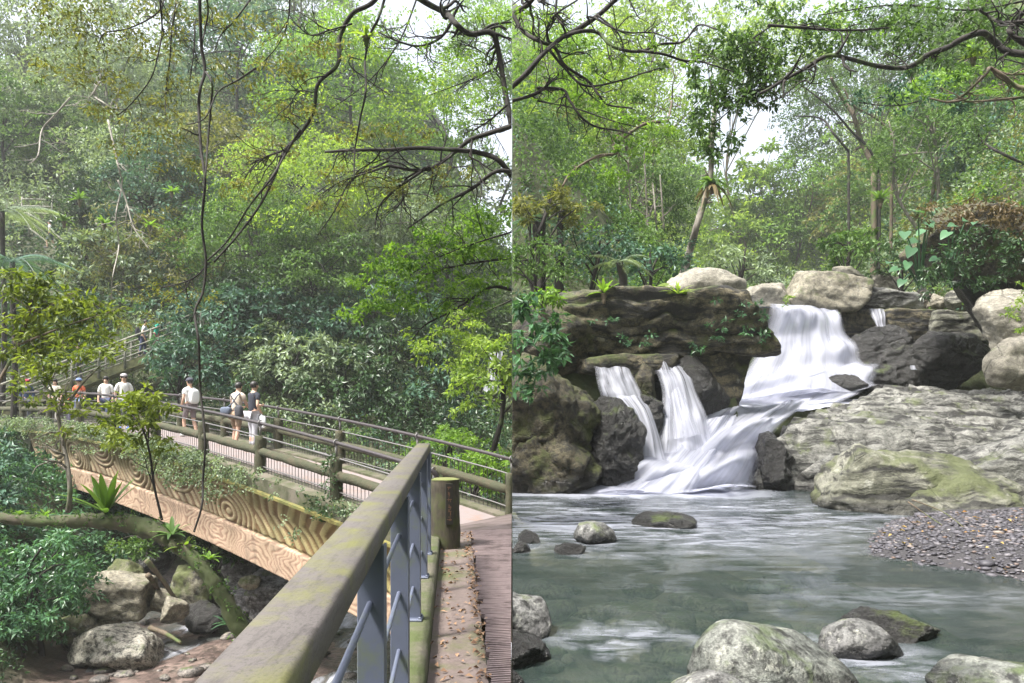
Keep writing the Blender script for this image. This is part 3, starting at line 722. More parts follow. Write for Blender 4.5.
# ============================================================ people
def skin_eval(verts, edges, radii, sub=1, root=0):
    me = bpy.data.meshes.new('t'); me.from_pydata([tuple(v) for v in verts], edges, []); ob = link('t', me)
    ob.modifiers.new('s', 'SKIN'); 
    for i, r in enumerate(radii):
        v = me.skin_vertices[0].data[i]; r = (r, r) if np.ndim(r) == 0 else r; v.radius = r; v.use_root = (i == root)
    md = ob.modifiers.new('u', 'SUBSURF'); md.levels = sub; md.render_levels = sub
    dg = bpy.context.evaluated_depsgraph_get(); ev = ob.evaluated_get(dg); m2 = bpy.data.meshes.new_from_object(ev)
    V = np.array([v.co[:] for v in m2.vertices]); Q = [list(p.vertices) for p in m2.polygons]
    bpy.data.objects.remove(ob); bpy.data.meshes.remove(me); bpy.data.meshes.remove(m2)
    Q = [q if len(q) == 4 else q+[q[-1]] for q in Q if len(q) in (3, 4)]
    quads = [q for q in Q if q[3] != q[2]]; tris = [q[:3] for q in Q if q[3] == q[2]]
    return V, np.array(quads), np.array(tris)
def addskin(m, verts, edges, radii, sub=1, mi=0):
    V, q, t = skin_eval(verts, edges, radii, sub)
    n0 = m.n; m.add(V, q, mi=mi)
    if len(t): m.Fs.append(t+n0); m.MI.append(np.full(len(t), mi))
def ell(c, r, seg=10, rings=7):
    V = []; 
    for i in range(rings+1):
        a = np.pi*i/rings
        for j in range(seg):
            b = 2*np.pi*j/seg; V.append([c[0]+r[0]*math.sin(a)*math.cos(b), c[1]+r[1]*math.sin(a)*math.sin(b), c[2]+r[2]*math.cos(a)])
    Fq = []
    for i in range(rings):
        for j in range(seg): Fq.append([i*seg+j, i*seg+(j+1) % seg, (i+1)*seg+(j+1) % seg, (i+1)*seg+j])
    return np.array(V), np.array(Fq)
SK = plain('skin', (.52, .33, .24), .55, nscale=8, var=.06)
_cm = {}
def cloth(c, rough=.85):
    k = tuple(c)
    if k not in _cm: _cm[k] = plain('cloth', c, rough, nscale=25, var=.08, bmp=.3, bd=.01)
    return _cm[k]
HAIR = cloth((.015, .012, .01), .5); EYE = cloth((.02, .015, .01)); 
def person(label, pos, face, H=1.68, top=(.7, .7, .7), bottom=(.3, .25, .2), shorts=False, hat=None, hair='short', armR=None, armL=None, shoes=(.1, .1, .1), sleeve=.55, lean=0, stride=.12, sun=None, group=None):
    "face: direction looked at, degrees from +x. local: x right, y forward"
    k = H/1.70
    hipL, hipR = np.array([-.09, 0, .90]), np.array([.09, 0, .90])
    kn = [np.array([-.10, stride*.9, .49]), np.array([.10, -stride*.25, .49])]; an = [np.array([-.10, stride*.7, .09]), np.array([.105, -stride*1.1, .09])]
    toe = [an[0]+[0, .15, -.055], an[1]+[0, .15, -.055]]
    ln = lambda z: np.array([0, lean*(z-.9), 0])
    sh = [np.array([-.17, 0, 1.40])+ln(1.4), np.array([.17, 0, 1.40])+ln(1.4)]
    dl = armL or ((-.24, -.02, 1.12), (-.22, .10, .88)); dr = armR or ((.24, -.02, 1.12), (.22, .10, .88))
    el = [np.array(dl[0])+ln(1.1), np.array(dr[0])+ln(1.1)]; wr = [np.array(dl[1])+ln(1.0), np.array(dr[1])+ln(1.0)]
    body = [(0, 0, .95), tuple(np.array([0, 0, 1.12])+ln(1.12)), tuple(np.array([0, .0, 1.30])+ln(1.3)), tuple(np.array([0, 0, 1.44])+ln(1.44)), tuple(np.array([0, .0, 1.51])+ln(1.5)), tuple(np.array([0, .015, 1.575])+ln(1.58)), tuple(np.array([0, .0, 1.64])+ln(1.64))]
    V = [np.array(b) for b in body]; Rr = [(.15, .10), (.13, .09), (.155, .10), (.10, .07), (.052, .052), (.075, .085), (.078, .092)]
    E = [(0, 1), (1, 2), (2, 3), (3, 4), (4, 5), (5, 6)]
    def ch(start, pts, rs):
        p = start
        for q, r in zip(pts, rs): V.append(np.array(q)); Rr.append(r); E.append((p, len(V)-1)); p = len(V)-1
        return p
    for i, h in enumerate((hipL, hipR)):
        ch(0, [h, (h+kn[i])/2, kn[i], kn[i]*.45+an[i]*.55+[0, -.02, 0], an[i], toe[i]], [.085, .078, .056, .055, .038, .035])
        hd_ = wr[i]+unit(wr[i]-el[i])*.075
        ch(3, [sh[i], (sh[i]+el[i])/2, el[i], (el[i]*.5+wr[i]*.5), wr[i], hd_], [.058, .047, .040, .036, .026, .034])
    m = Mesh(); addskin(m, V, E, Rr, 1)
    hc = V[6]+np.array([0, .01, -.0]); 
    for a, r in (((0, .105, -.01), (.013, .022, .022)), ((-.085, 0, -.01), (.012, .02, .03)), ((.085, 0, -.01), (.012, .02, .03)), ((0, .095, -.052), (.025, .01, .007))): m.add(*ell(hc+np.array(a), r, 6, 4))
    for sx in (-.032, .032): m.add(*ell(hc+np.array([sx, .092, .015]), (.012, .008, .008), 6, 4), mi=1)
    for i in (0, 1):                                        # five fingers on each hand
        f = unit(wr[i]-el[i]); s = unit(np.cross(f, [0, 1, .3])); u2 = np.cross(s, f); h0 = wr[i]+f*.085; sg = -1 if i else 1
        for q, Lf in enumerate((.062, .072, .068, .052)):
            b = h0+s*(q-1.5)*.019; V_, F_ = tube([b, b+f*Lf*.5+u2*.006*sg, b+f*Lf*.85+u2*.03], .0095, .0065, 5, n=2); m.add(V_, F_)
        b = wr[i]+f*.035-s*.03; V_, F_ = tube([b, b-s*.022+f*.025, b-s*.024+f*.055], .011, .008, 5, n=2); m.add(V_, F_)
    th = math.radians(face-90); Rz = np.array([[math.cos(th), -math.sin(th), 0], [math.sin(th), math.cos(th), 0], [0, 0, 1]]); pos = np.array(pos, float)
    def fin(m, name, mat, par=None):
        for j in range(len(m.V)): m.V[j] = (m.V[j]*k)@Rz.T
        o = m.build(name, mat, par); return o
    body_o = fin(m, 'person', [SK, EYE]); body_o.location = pos; tag(body_o, label, 'person', group)
    par = body_o
    # clothes
    m = Mesh(); tv = [body[0], body[1], body[2], body[3]]; tr = [(.168, .118), (.15, .108), (.172, .118), (.112, .085)]; te = [(0, 1), (1, 2), (2, 3)]
    tv = [np.array(t) for t in tv]; tv[0] = tv[0]-[0, 0, .05]
    for i in (0, 1):
        e = sh[i]*(1-sleeve)+el[i]*sleeve if sleeve <= 1 else el[i]
        tv += [sh[i], e]; tr += [.076, .066]; te += [(3, len(tv)-2), (len(tv)-2, len(tv)-1)]
        if sleeve > 1: tv.append(wr[i]*.93+el[i]*.07); tr.append(.042); te.append((len(tv)-2, len(tv)-1))
    addskin(m, tv, te, tr); fin(m, 'shirt', cloth(top), par)
    m = Mesh(); tv = [np.array([0, 0, .93])]; tr = [(.165, .12)]; te = []
    for i, h in enumerate((hipL, hipR)):
        p = 0
        pts = [(h, .105), (h*.45+kn[i]*.55, .092), (kn[i]+[0, 0, .03], .076)]
        if not shorts: pts += [(kn[i]*.5+an[i]*.5, .068), (an[i]+[0, 0, .03], .06)]
        for q, r in pts: tv.append(q); tr.append(r); te.append((p, len(tv)-1)); p = len(tv)-1
    addskin(m, tv, te, tr); fin(m, 'shorts' if shorts else 'trousers', cloth(bottom), par)
    for i in (0, 1):
        m = Mesh(); V_, F_ = ell((an[i]+toe[i])/2+[0, .01, -.005], (.05, .14, .055)); V_[:, 2] = np.maximum(V_[:, 2], 0.0); m.add(V_, F_); fin(m, 'shoe', cloth(shoes), par)
    m = Mesh(); V_, F_ = ell(hc+[0, -.018, .028], (.098, .108, .098), 12, 8)
    fr = (V_[:, 1] > hc[1]+.045) & (V_[:, 2] < hc[2]+.045); V_[fr, 1] = hc[1]+.03; m.add(V_, F_)
    if hair == 'long': V_, F_ = ell(hc+[0, -.06, -.1], (.085, .06, .16)); m.add(V_, F_)
    if hair: fin(m, 'hair', HAIR, par)
    if hat:
        m = Mesh(); V_, F_ = ell(hc+[0, -.008, .05], (.108, .118, .085), 12, 8); V_[:, 2] = np.maximum(V_[:, 2], hc[2]+.035); m.add(V_, F_)
        wide = sun or False
        V_, F_ = ell(hc+[0, .0 if wide else .12, .04], (.19, .2, .012) if wide else (.07, .09, .012), 14, 4); m.add(V_, F_); fin(m, 'hat', cloth(hat), par)
    def loc(v): return pos+(Rz@(np.array(v, float)*k))
    return body_o, loc, th
def bag(name, label, loc, th, c, size, col, straps=None):
    m = Mesh(); V, Fa = ell((0, 0, 0), (1, 1, 1), 14, 10); V = np.sign(V)*np.abs(V)**.6*np.array(size)/2
    cz, sz = math.cos(th), math.sin(th); V = V@np.array([[cz, sz, 0], [-sz, cz, 0], [0, 0, 1]])
    m.add(V, Fa); o = m.build(name, cloth(col)); o.location = loc(c); tag(o, label, 'bag')
    if straps:
        for s in straps:
            m = Mesh(); V, Fq = tube([np.array(loc(q))-np.array(loc(c)) for q in s], .018, .018, 6, n=4); m.add(V, Fq); m.build('strap', cloth(col), o)
    return o
def onb(s, w): return BW(np.array(float(s)), np.array(float(w)), zd(s)+.004)
def s_at(px, w):   # where the deck line w crosses that sight line
    best = min(np.linspace(-2, 33, 1400), key=lambda s: abs(BW(np.array(s), np.array(w), 0.)[0]/BW(np.array(s), np.array(w), 0.)[1]-(px-CX)/F)); return best
o, loc, th = person('person in black T-shirt and pale grey trousers leaning on the bridge rail', onb(s_at(253, 1.7), 1.7), 55, 1.78, (.02, .022, .035), (.42, .42, .46), armL=((-.24, .1, 1.13), (-.18, .30, 1.14)), armR=((.25, -.06, 1.13), (.2, .1, .95)), lean=.06, stride=.05)
bag('tote_bag', 'white tote bag with a teal patch held by the person in the black T-shirt', loc, th, (.23, .1, .72), (.30, .1, .34), (.75, .78, .8), [[(.21, .1, .92), (.23, .1, .87), (.24, .1, .8)]])
o, loc, th = person('person in beige shirt and tan shorts standing beside the one in black on the bridge', onb(s_at(236, 1.5), 1.5), 70, 1.72, (.55, .46, .38), (.27, .19, .13), True, lean=.16, stride=.1, armL=((-.24, .1, 1.15), (-.12, .3, 1.1)), armR=((.23, .12, 1.15), (.12, .3, 1.1)), shoes=(.5, .5, .5))
bag('sling_bag', 'slate-blue sling bag worn by the person in the beige shirt', loc, th, (-.2, -.14, 1.0), (.34, .16, .2), (.10, .12, .17), [[(-.2, -.14, 1.05), (0, -.13, 1.2), (.14, -.1, 1.4), (.1, .06, 1.47)]])
bag('backpack', 'small dark grey bag at the right hip of the person in the beige shirt', loc, th, (.2, -.12, .98), (.22, .16, .32), (.05, .05, .06), [[(.2, -.12, 1.1), (.05, -.12, 1.25), (-.1, -.1, 1.42)]])
o, loc, th = person('person in white T-shirt and dark cap seen from the side on the bridge', onb(s_at(190, 1.6), 1.6), 150, 1.70, (.85, .85, .84), (.22, .18, .19), True, hat=(.05, .05, .07), stride=.16, shoes=(.5, .5, .5))
bag('backpack', 'white backpack on the back of the person in the white T-shirt', loc, th, (0, -.2, 1.2), (.30, .18, .44), (.80, .80, .80), [[(-.12, -.12, 1.4), (-.13, .02, 1.45), (-.12, .13, 1.3)]])
person('person in white patterned shirt and grey cap facing the camera on the bridge', onb(s_at(124, .9), .9), 300, 1.74, (.72, .71, .68), (.32, .33, .38), hat=(.35, .33, .34), stride=.2, sleeve=.9, shoes=(.1, .2, .5))
person('bareheaded person in white shirt and dark trousers walking left of the grey cap', onb(s_at(106, 1.2), 1.2), 285, 1.66, (.80, .79, .76), (.04, .05, .10), stride=.24, sleeve=.9)
person('person with long dark hair and cream top near the left end of the bridge', onb(s_at(55, 1.0), 1.0), 280, 1.64, (.75, .70, .58), (.68, .66, .6), hair='long', sleeve=.8)
person('person in red cap, navy jacket and turquoise shirt at the far left of the bridge', onb(s_at(27, 1.0), 1.0), 285, 1.72, (.02, .04, .10), (.05, .06, .09), hat=(.38, .03, .07), sleeve=1.2)
_b = bpy.data.objects.get('person.006')
person('person in blue-grey hat and orange-red top among leaves on the bridge', onb(s_at(79, 1.2), 1.2), 270, 1.62, (.72, .16, .07), (.2, .25, .4), hat=(.18, .24, .42), sun=True)
person('small child in orange beside the person in the blue-grey hat', onb(s_at(69, 1.3), 1.3), 270, 1.15, (.75, .28, .1), (.2, .2, .3))
person('person in pale blue shirt on the lower steps of the stairway', on_stair(.47), 200, 1.66, (.40, .58, .75), (.10, .10, .12), sleeve=.9)
o, loc, th = person('person in white and dark clothes climbing high on the stairway', on_stair(.74, .6), 20, 1.68, (.60, .62, .72), (.05, .06, .12), lean=.2)
bag('backpack', 'black backpack on the person high on the stairway', loc, th, (0, -.2, 1.2), (.32, .2, .46), (.02, .02, .03))
person('person in a bright green top highest on the stairway', on_stair(.79, 1.0), 20, 1.62, (.03, .42, .30), (.50, .18, .25), lean=.2, sleeve=1.2)
person('person in white T-shirt and dark shorts on the upper hillside path', P(51, 249, 45), 200, 1.66, (.80, .78, .84), (.08, .09, .16), True, stride=.25, lean=.1)
# ============================================================ RIGHT: cascade pool (all of it at x > 0)
WZ = -1.5
def HR(x, y):
    x = np.asarray(x, float); y = np.asarray(y, float)
    ax = 1.2+.315*y; u = x-ax
    fl = 2.4+np.maximum(0, y-23)*.05
    half = 3.0+np.maximum(0, y-25)*.02
    left = np.maximum(0, -u-half); right = np.maximum(0, u-half-1.5)
    val = fl+left*1.15+right*1.35+np.maximum(0, y-70)*.30
    bed = -2.35+.25*fbm(np.stack([x, y, 0*x], -1).reshape(-1, 3), .8, 3, 9).reshape(x.shape)
    bed = bed+np.clip((x-6.5)*.25, 0, .6)*sst(y, 4, 9)
    mid = -.9+0*x
    z = bed
    z = z+(mid-z)*sst(y, 13.4, 14.6)
    edge = np.where(x < 4.6, 15.2, 22.4)
    z = z+(np.where(x < 5.5, 1.9, 2.4)-z)*sst(y, edge-.7, edge+.3)*np.where(y > 13, 1, 0)
    z = z+(val-z)*sst(y, 20.5, 27)
    r2 = np.maximum(0, x-8.4-(y-11)*.42)                     # right flank beside the rocks
    z = np.maximum(z, np.minimum(-1.9+r2*1.1, 14)*sst(x, 6.5, 8.5)+(-3)*(1-sst(x, 6.5, 8.5)))
    return z+sst(y, 18, 26)*.5*fbm(np.stack([x, y, 0*x+5], -1).reshape(-1, 3), .25, 4, 6).reshape(x.shape)
def rg():
    m, nt, out = newmat('valley_ground'); pos = geo_pos(nt); z = nd(nt, 'ShaderNodeSeparateXYZ'); lk(nt, pos, z.inputs[0])
    n = noise(nt, pos, 1.2, 6, .6); n2 = noise(nt, pos, 6, 6, .6)
    bed = mixc(nt, ramp(nt, n, [(.35, 0.), (.65, 1.)]), (.045, .055, .035), (.17, .16, .10)); bed = mixc(nt, ramp(nt, n2, [(.3, .7), (.5, 0.)]), bed, (.02, .025, .02))
    soil = mixc(nt, n2, (.05, .04, .022), (.04, .07, .02))
    f = ramp(nt, math_(nt, 'MULTIPLY', math_(nt, 'ADD', z.outputs['Z'], 1.6), .6), [(0., 0.), (.3, 1.)])
    p = nd(nt, 'ShaderNodeBsdfPrincipled', Roughness=.9); lk(nt, mixc(nt, f, bed, soil), p.inputs['Base Color']); lk(nt, bump(nt, n2, .8, .1), p.inputs['Normal']); lk(nt, p.outputs[0], out.inputs[0]); return m
terrain('valley_ground', HR, np.concatenate([np.linspace(0.003, 24, 150), np.linspace(24.6, 95, 90)]), np.concatenate([np.linspace(.2, 34, 200), np.linspace(34.6, 150, 110)]), rg())
# closing bank along the edge, down to the gorge
m = Mesh(); yb = np.concatenate([np.linspace(.2, 34, 200), np.linspace(34.6, 150, 110)]); top = HR(np.full(len(yb), .003), yb)
V = np.stack([np.stack([np.full(len(yb), .003), yb, top], 1), np.stack([np.full(len(yb), .004), yb, np.full(len(yb), -8.)], 1)], 1).reshape(-1, 3)
m.add(V, grid_faces(len(yb), 2)); tag(m.build('earth_bank', M_soil, smooth=False), kind='structure')

# ---- pool
def foamR(nt, pos):
    s = nd(nt, 'ShaderNodeSeparateXYZ'); lk(nt, pos, s.inputs[0]); x = s.outputs['X']; y = math_(nt, 'ADD', s.outputs['Y'], math_(nt, 'MULTIPLY', math_(nt, 'SUBTRACT', noise(nt, mapping(nt, pos, (.9, .5, 1)), 1.3, 5, .6, 1.0), .5), 1.5))
    def blob(cx, cy, rx, ry, k=1.0):
        a = math_(nt, 'POWER', math_(nt, 'ABSOLUTE', math_(nt, 'DIVIDE', math_(nt, 'SUBTRACT', x, cx), rx)), 2.); b = math_(nt, 'POWER', math_(nt, 'ABSOLUTE', math_(nt, 'DIVIDE', math_(nt, 'SUBTRACT', y, cy), ry)), 2.)
        return math_(nt, 'MULTIPLY', math_(nt, 'SUBTRACT', 1.0, math_(nt, 'ADD', a, b)), k, True)
    n = noise(nt, mapping(nt, pos, (.55, 1.7, 1)), 1.6, 7, .66, .9)
    n2 = noise(nt, mapping(nt, pos, (.8, 2.6, 1), (0, 0, .25)), 4.5, 6, .65, .6)
    streak = ramp(nt, math_(nt, 'ADD', math_(nt, 'MULTIPLY', n, .6), math_(nt, 'MULTIPLY', n2, .4)), [(.42, 0.), (.66, 1.)])
    near = math_(nt, 'MAXIMUM', blob(2.3, 12.8, 2.7, 1.3, 1.1), blob(1.2, 12.4, 2.4, .8, .8))
    mid = math_(nt, 'MAXIMUM', blob(1.6, 9.6, 3.8, 3.0, 1.1), blob(3.4, 10.2, 2.8, 2.8, 1.0))
    a = math_(nt, 'MULTIPLY', mid, streak)
    lane = math_(nt, 'MAXIMUM', blob(.72, 4.75, .7, .32, .5), math_(nt, 'MAXIMUM', blob(3.4, 5.7, 1.9, .5, .3), blob(1.9, 4.35, .8, .5, .6)))
    lane = math_(nt, 'MULTIPLY', lane, ramp(nt, n2, [(.36, 0.), (.6, 1.)]))
    near = math_(nt, 'MULTIPLY', near, math_(nt, 'ADD', .45, math_(nt, 'MULTIPLY', n, 1.1)), True)
    tot = math_(nt, 'MAXIMUM', math_(nt, 'MAXIMUM', near, a), lane)
    tot = math_(nt, 'MAXIMUM', tot, math_(nt, 'MULTIPLY', streak, .05))
    return math_(nt, 'MULTIPLY', tot, .85, True)
m = Mesh(); nx, ny = 160, 170; X, Y = np.meshgrid(np.linspace(.004, 12.5, nx), np.linspace(1.2, 14.2, ny), indexing='ij'); V = np.stack([X, Y, 0*X], -1).reshape(-1, 3)
V[:, 2] = WZ+.010*fbm(V*[1, 2.2, 1], 1.6, 3, 3)+.03*np.exp(-((V[:, 0]-2.6)**2/3+(V[:, 1]-12.9)**2/.5))*fbm(V, 4, 2, 2)
m.add(V, grid_faces(nx, ny)); tag(m.build('pool_water', water_mat('silky_pool', (.032, .046, .041), .08, foamR, 0.62, (5, 1.6), .10)), kind='structure')
# submerged stones
# ---- sheets of falling water
def fallmat(name, dens=.42):
    m, nt, out = newmat(name); uvn = nd(nt, 'ShaderNodeUVMap'); uvn.uv_map = 'UVMap'
    s = nd(nt, 'ShaderNodeSeparateXYZ'); lk(nt, uvn.outputs[0], s.inputs[0])
    n = noise(nt, mapping(nt, uvn.outputs[0], (9, 1.0, 1)), 1, 4, .5, .3); n2 = noise(nt, mapping(nt, uvn.outputs[0], (30, 1.5, 1)), 1, 3, .5)
    a = math_(nt, 'ADD', math_(nt, 'MULTIPLY', n, .8), math_(nt, 'MULTIPLY', n2, .2))
    al = ramp(nt, a, [(dens-.18, .0), (dens+.22, 1.)])
    e = math_(nt, 'MULTIPLY', math_(nt, 'MULTIPLY', s.outputs['X'], math_(nt, 'SUBTRACT', 1.0, s.outputs['X'])), 9.0, True)
    al = math_(nt, 'MULTIPLY', al, math_(nt, 'POWER', e, .7), True)
    p = nd(nt, 'ShaderNodeBsdfPrincipled', Roughness=.55); p.inputs['Base Color'].default_value = (.54, .55, .63, 1)
    t = nd(nt, 'ShaderNodeBsdfTranslucent'); t.inputs[0].default_value = (.50, .52, .62, 1)
    mx = nd(nt, 'ShaderNodeMixShader'); mx.inputs[0].default_value = .45; lk(nt, p.outputs[0], mx.inputs[1]); lk(nt, t.outputs[0], mx.inputs[2])
    tr = nd(nt, 'ShaderNodeBsdfTransparent'); m2 = nd(nt, 'ShaderNodeMixShader'); lk(nt, al, m2.inputs[0]); lk(nt, tr.outputs[0], m2.inputs[1]); lk(nt, mx.outputs[0], m2.inputs[2])
    lk(nt, m2.outputs[0], out.inputs[0]); return m
FM = fallmat('falling_water', .43); FMd = fallmat('falling_water_dense', .34); FMt = fallmat('falling_water_thin', .50)
def sheet(name, left, right, mat, parent=None, nu=70, nv=60, amp=.05, seed=0, out=0.0, side=1, steps=0):
    Lp = catmull([P(*a) for a in left], n=12); Rp = catmull([P(*a) for a in right], n=12)
    t = np.linspace(0, 1, nv); f = lambda C: np.stack([np.interp(t, np.linspace(0, 1, len(C)), C[:, i]) for i in range(3)], 1)
    A, B = f(Lp), f(Rp); u = np.linspace(0, 1, nu)
    V = A[None]*(1-u)[:, None, None]+B[None]*u[:, None, None]
    q = np.stack([np.repeat(u*4.5, nv), np.tile(t*1.0, nu), np.zeros(nu*nv)+seed], 1)
    d = .35*fbm(q, 1, 2, seed)*amp+.9*amp*fbm(q*[.5, 3.2, 1], 1, 2, seed+3)
    V = V.reshape(-1, 3); V[:, 1] -= d+np.sin(np.repeat(u, nv)*np.pi)*amp*1.5+out; V[:, 2] += d*.5
    if steps:
        tt = np.tile(t, nu); uu = np.repeat(u, nv); w0 = tt+.07*fbm(np.stack([uu*3, 0*uu, 0*uu+seed], 1), 1, 3, seed+11); qs = w0*steps; b_ = (qs-np.floor(qs)); bb = np.sin(np.pi*np.clip(b_*1.0, 0, 1))**2*np.clip(.6+fbm(np.stack([uu*4, np.floor(qs)*5., 0*uu], 1), 1, 2, seed+12), 0, 1.4); V[:, 1] -= bb*amp*2.2; V[:, 2] += bb*amp*.9
    uv = np.stack([np.repeat(u, nv), np.tile(t, nu)], 1)
    m = Mesh(); m.add(V, grid_faces(nu, nv)); return m.build(name, mat, parent, side=0, uv=uv)
w = thing('waterfall', 'tallest white waterfall dropping from the upper pool in the centre', 'waterfall')
lD = [(768, 306, 22.2), (766, 322, 21.8), (756, 352, 21.4), (744, 372, 20.9), (729, 388, 20.2), (722, 403, 19.6)]
rD = [(836, 306, 22.2), (842, 325, 21.8), (852, 345, 21.5), (862, 362, 21.1), (872, 376, 20.7), (874, 388, 19.9)]
sheet('back_curtain', lD, rD, FMd, w, amp=.10, seed=1, out=-.05, steps=3.2); sheet('curtain', lD, rD, FM, w, amp=.16, seed=5, out=.12, steps=3.2)
sheet('splash', [(735, 388, 20.4), (722, 398, 19.9), (716, 406, 19.0)], [(868, 382, 20.6), (862, 391, 19.9), (840, 402, 19.0)], FMd, w, amp=.14, seed=8, out=.1)
rebase(w)
w = thing('waterfall', 'wide milky cascade fanning from the middle pool down into the big pool', 'waterfall')
lC = [(712, 407, 16.2), (700, 414, 15.3), (682, 428, 14.6), (656, 450, 13.9), (628, 468, 13.3), (598, 484, 12.85), (572, 493, 12.5)]
rC = [(806, 404, 16.6), (800, 410, 15.8), (784, 422, 15.0), (766, 440, 14.3), (756, 462, 13.6), (752, 482, 13.1), (748, 492, 12.7)]
sheet('curtain', lC, rC, FMd, w, nu=100, amp=.13, seed=21, steps=3.5); sheet('front_curtain', lC, rC, FM, w, nu=100, amp=.17, seed=25, out=.12, steps=3.5)
sheet('side_curtain', [(700, 420, 14.8), (672, 448, 13.8), (650, 470, 13.1), (620, 489, 12.6)], [(735, 412, 15.0), (722, 440, 14.0), (700, 470, 13.0), (690, 490, 12.5)], FM, w, amp=.12, seed=28, out=.25)
rebase(w)
w = thing('waterfall', 'narrow left cascade bending over a wet step beside the mossy boulders', 'waterfall')
sheet('curtain', [(592, 363, 15.0), (594, 370, 14.4), (597, 384, 14.1), (603, 400, 13.9)], [(630, 362, 15.0), (632, 372, 14.4), (640, 388, 14.1), (646, 402, 13.9)], FM, w, amp=.07, seed=31)
sheet('lower_curtain', [(612, 398, 13.9), (626, 410, 13.6), (634, 430, 13.4), (632, 458, 13.2), (622, 488, 12.8)], [(644, 398, 13.9), (652, 412, 13.6), (660, 436, 13.4), (668, 462, 13.2), (684, 488, 12.8)], FM, w, amp=.08, seed=33)
rebase(w)
w = thing('waterfall', 'feathery second left cascade splitting round a dark stone', 'waterfall')
sheet('curtain', [(651, 361, 15.0), (656, 376, 14.5), (661, 398, 14.2), (659, 430, 13.8), (656, 455, 13.5)], [(680, 361, 15.0), (690, 378, 14.5), (699, 400, 14.2), (709, 422, 13.9), (718, 445, 13.6)], FM, w, amp=.09, seed=41)
sheet('thin_curtain', [(655, 362, 14.9), (664, 390, 14.3), (664, 440, 13.7)], [(668, 362, 14.9), (680, 390, 14.3), (700, 435, 13.7)], FMt, w, amp=.05, seed=43, out=.12)
rebase(w)
for nm, lb, l, r, sd in (('waterfall', 'thin trickle falling between the flat rocks right of the tall waterfall', [(868, 309, 22.3), (874, 322, 22), (878, 336, 21.8)], [(885, 309, 22.3), (886, 322, 22), (890, 336, 21.8)], 51),
                         ('waterfall', 'single thin jet of water over the dark rock beneath the flat rocks', [(902, 337, 21.6), (906, 350, 21.3), (910, 370, 21)], [(909, 337, 21.6), (914, 350, 21.3), (918, 370, 21)], 53)):
    o = sheet(nm, l, r, FM, nu=24, nv=30, amp=.03, seed=sd); tag(o, lb, 'waterfall')
o = sheet('waterfall', [(489, 352, 36), (487, 372, 35.6), (482, 392, 35)], [(503, 350, 36), (502, 372, 35.6), (500, 392, 35)], FM, nu=24, nv=30, amp=.1, seed=61); tag(o, 'faint bluish waterfall in the shade beyond the far end of the handrail', 'waterfall')
# middle pool
m = Mesh(); xs = np.linspace(0, 1, 40); V = []
for a in xs:
    for b in xs:
        p = P(712+(790-712)*a, 412-(0)*b, 15.3); y = 15.4+b*5.6; x = (4.2+(.9)*b)*(1-a)+(5.9+4.4*b)*a; V.append([x, y, -.17+.30*b])
V = np.array(V); V[:, 2] += .02*fbm(V*[2, .8, 1], 2, 3, 3); m.add(V, grid_faces(40, 40))
def foamM(nt, pos): return ramp(nt, noise(nt, mapping(nt, pos, (1.6, .6, 1)), 1.3, 6, .6, .5), [(.36, .25), (.58, 1.)])
tag(m.build('middle_pool', water_mat('foaming_water', (.06, .07, .07), .2, foamM, .9)), kind='structure')
m = Mesh(); V = np.array([[x, y, 2.93+.01*math.sin(x*3)] for x in np.linspace(6.8, 10.2, 12) for y in np.linspace(22.2, 30, 12)]); m.add(V, grid_faces(12, 12))
tag(m.build('upper_pool', water_mat('upper_water', (.12, .13, .13), .15, foamM, .9)), kind='structure')

# ---- rocks
L('rock_outcrop', 'mossy brown boulder mass at the left edge under the white-veined shrub', 480, 360, 612, 494, 13.3, RK['cliffm'], .75, bury=.25, seed=71, sub=6, planes=22, rough=.11, side=1)
L('rock_outcrop', 'lower mossy bulge of the left rock mass above the pool', 505, 430, 600, 492, 12.75, RK['cliffm'], .6, bury=.45, seed=72, sub=6, rough=.1, side=1)
L('boulder', 'black wet jagged rock between the mossy mass and the narrow cascade', 588, 398, 638, 472, 13.2, RK['dark'], .6, bury=.4, seed=73, sub=6, planes=20, rough=.09)
L('boulder', 'small mossy knob between the two left cascades', 630, 364, 655, 402, 14.5, RK['cliffm'], .8, bury=.3, seed=74)
L('boulder', 'dark shiny step rock below the mossy knob', 632, 393, 664, 446, 14.0, RK['dark'], .6, bury=.3, seed=75, sub=6, rough=.1)
L('boulder', 'small wet stone parting the second left cascade', 662, 392, 684, 415, 14.35, RK['dark'], .6, seed=76)
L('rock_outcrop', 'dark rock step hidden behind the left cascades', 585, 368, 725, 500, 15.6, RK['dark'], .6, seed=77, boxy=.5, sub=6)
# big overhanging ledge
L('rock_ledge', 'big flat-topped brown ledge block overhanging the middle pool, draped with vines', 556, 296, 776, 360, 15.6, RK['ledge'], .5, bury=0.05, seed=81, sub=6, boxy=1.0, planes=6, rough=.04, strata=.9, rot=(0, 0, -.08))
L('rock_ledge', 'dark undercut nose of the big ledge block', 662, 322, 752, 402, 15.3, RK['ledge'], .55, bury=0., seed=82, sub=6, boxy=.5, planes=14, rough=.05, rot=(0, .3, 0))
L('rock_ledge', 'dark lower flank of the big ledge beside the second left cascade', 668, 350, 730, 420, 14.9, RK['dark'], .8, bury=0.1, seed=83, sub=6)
L('rock_ledge', 'thin stone shelf over which the left cascades pour', 560, 355, 690, 372, 15.2, RK['ledge'], .5, bury=.3, seed=84, boxy=1.0, planes=4)
L('rock_outcrop', 'shadowed rock under the far left of the ledge behind the shrub', 505, 300, 600, 372, 15.0, RK['cliffm'], .6, seed=85, side=1)
L('boulder', 'pinkish tan boulder sitting on top of the ledge', 665, 269, 746, 302, 18.0, RK['tan'], .8, bury=.25, seed=91, planes=12)
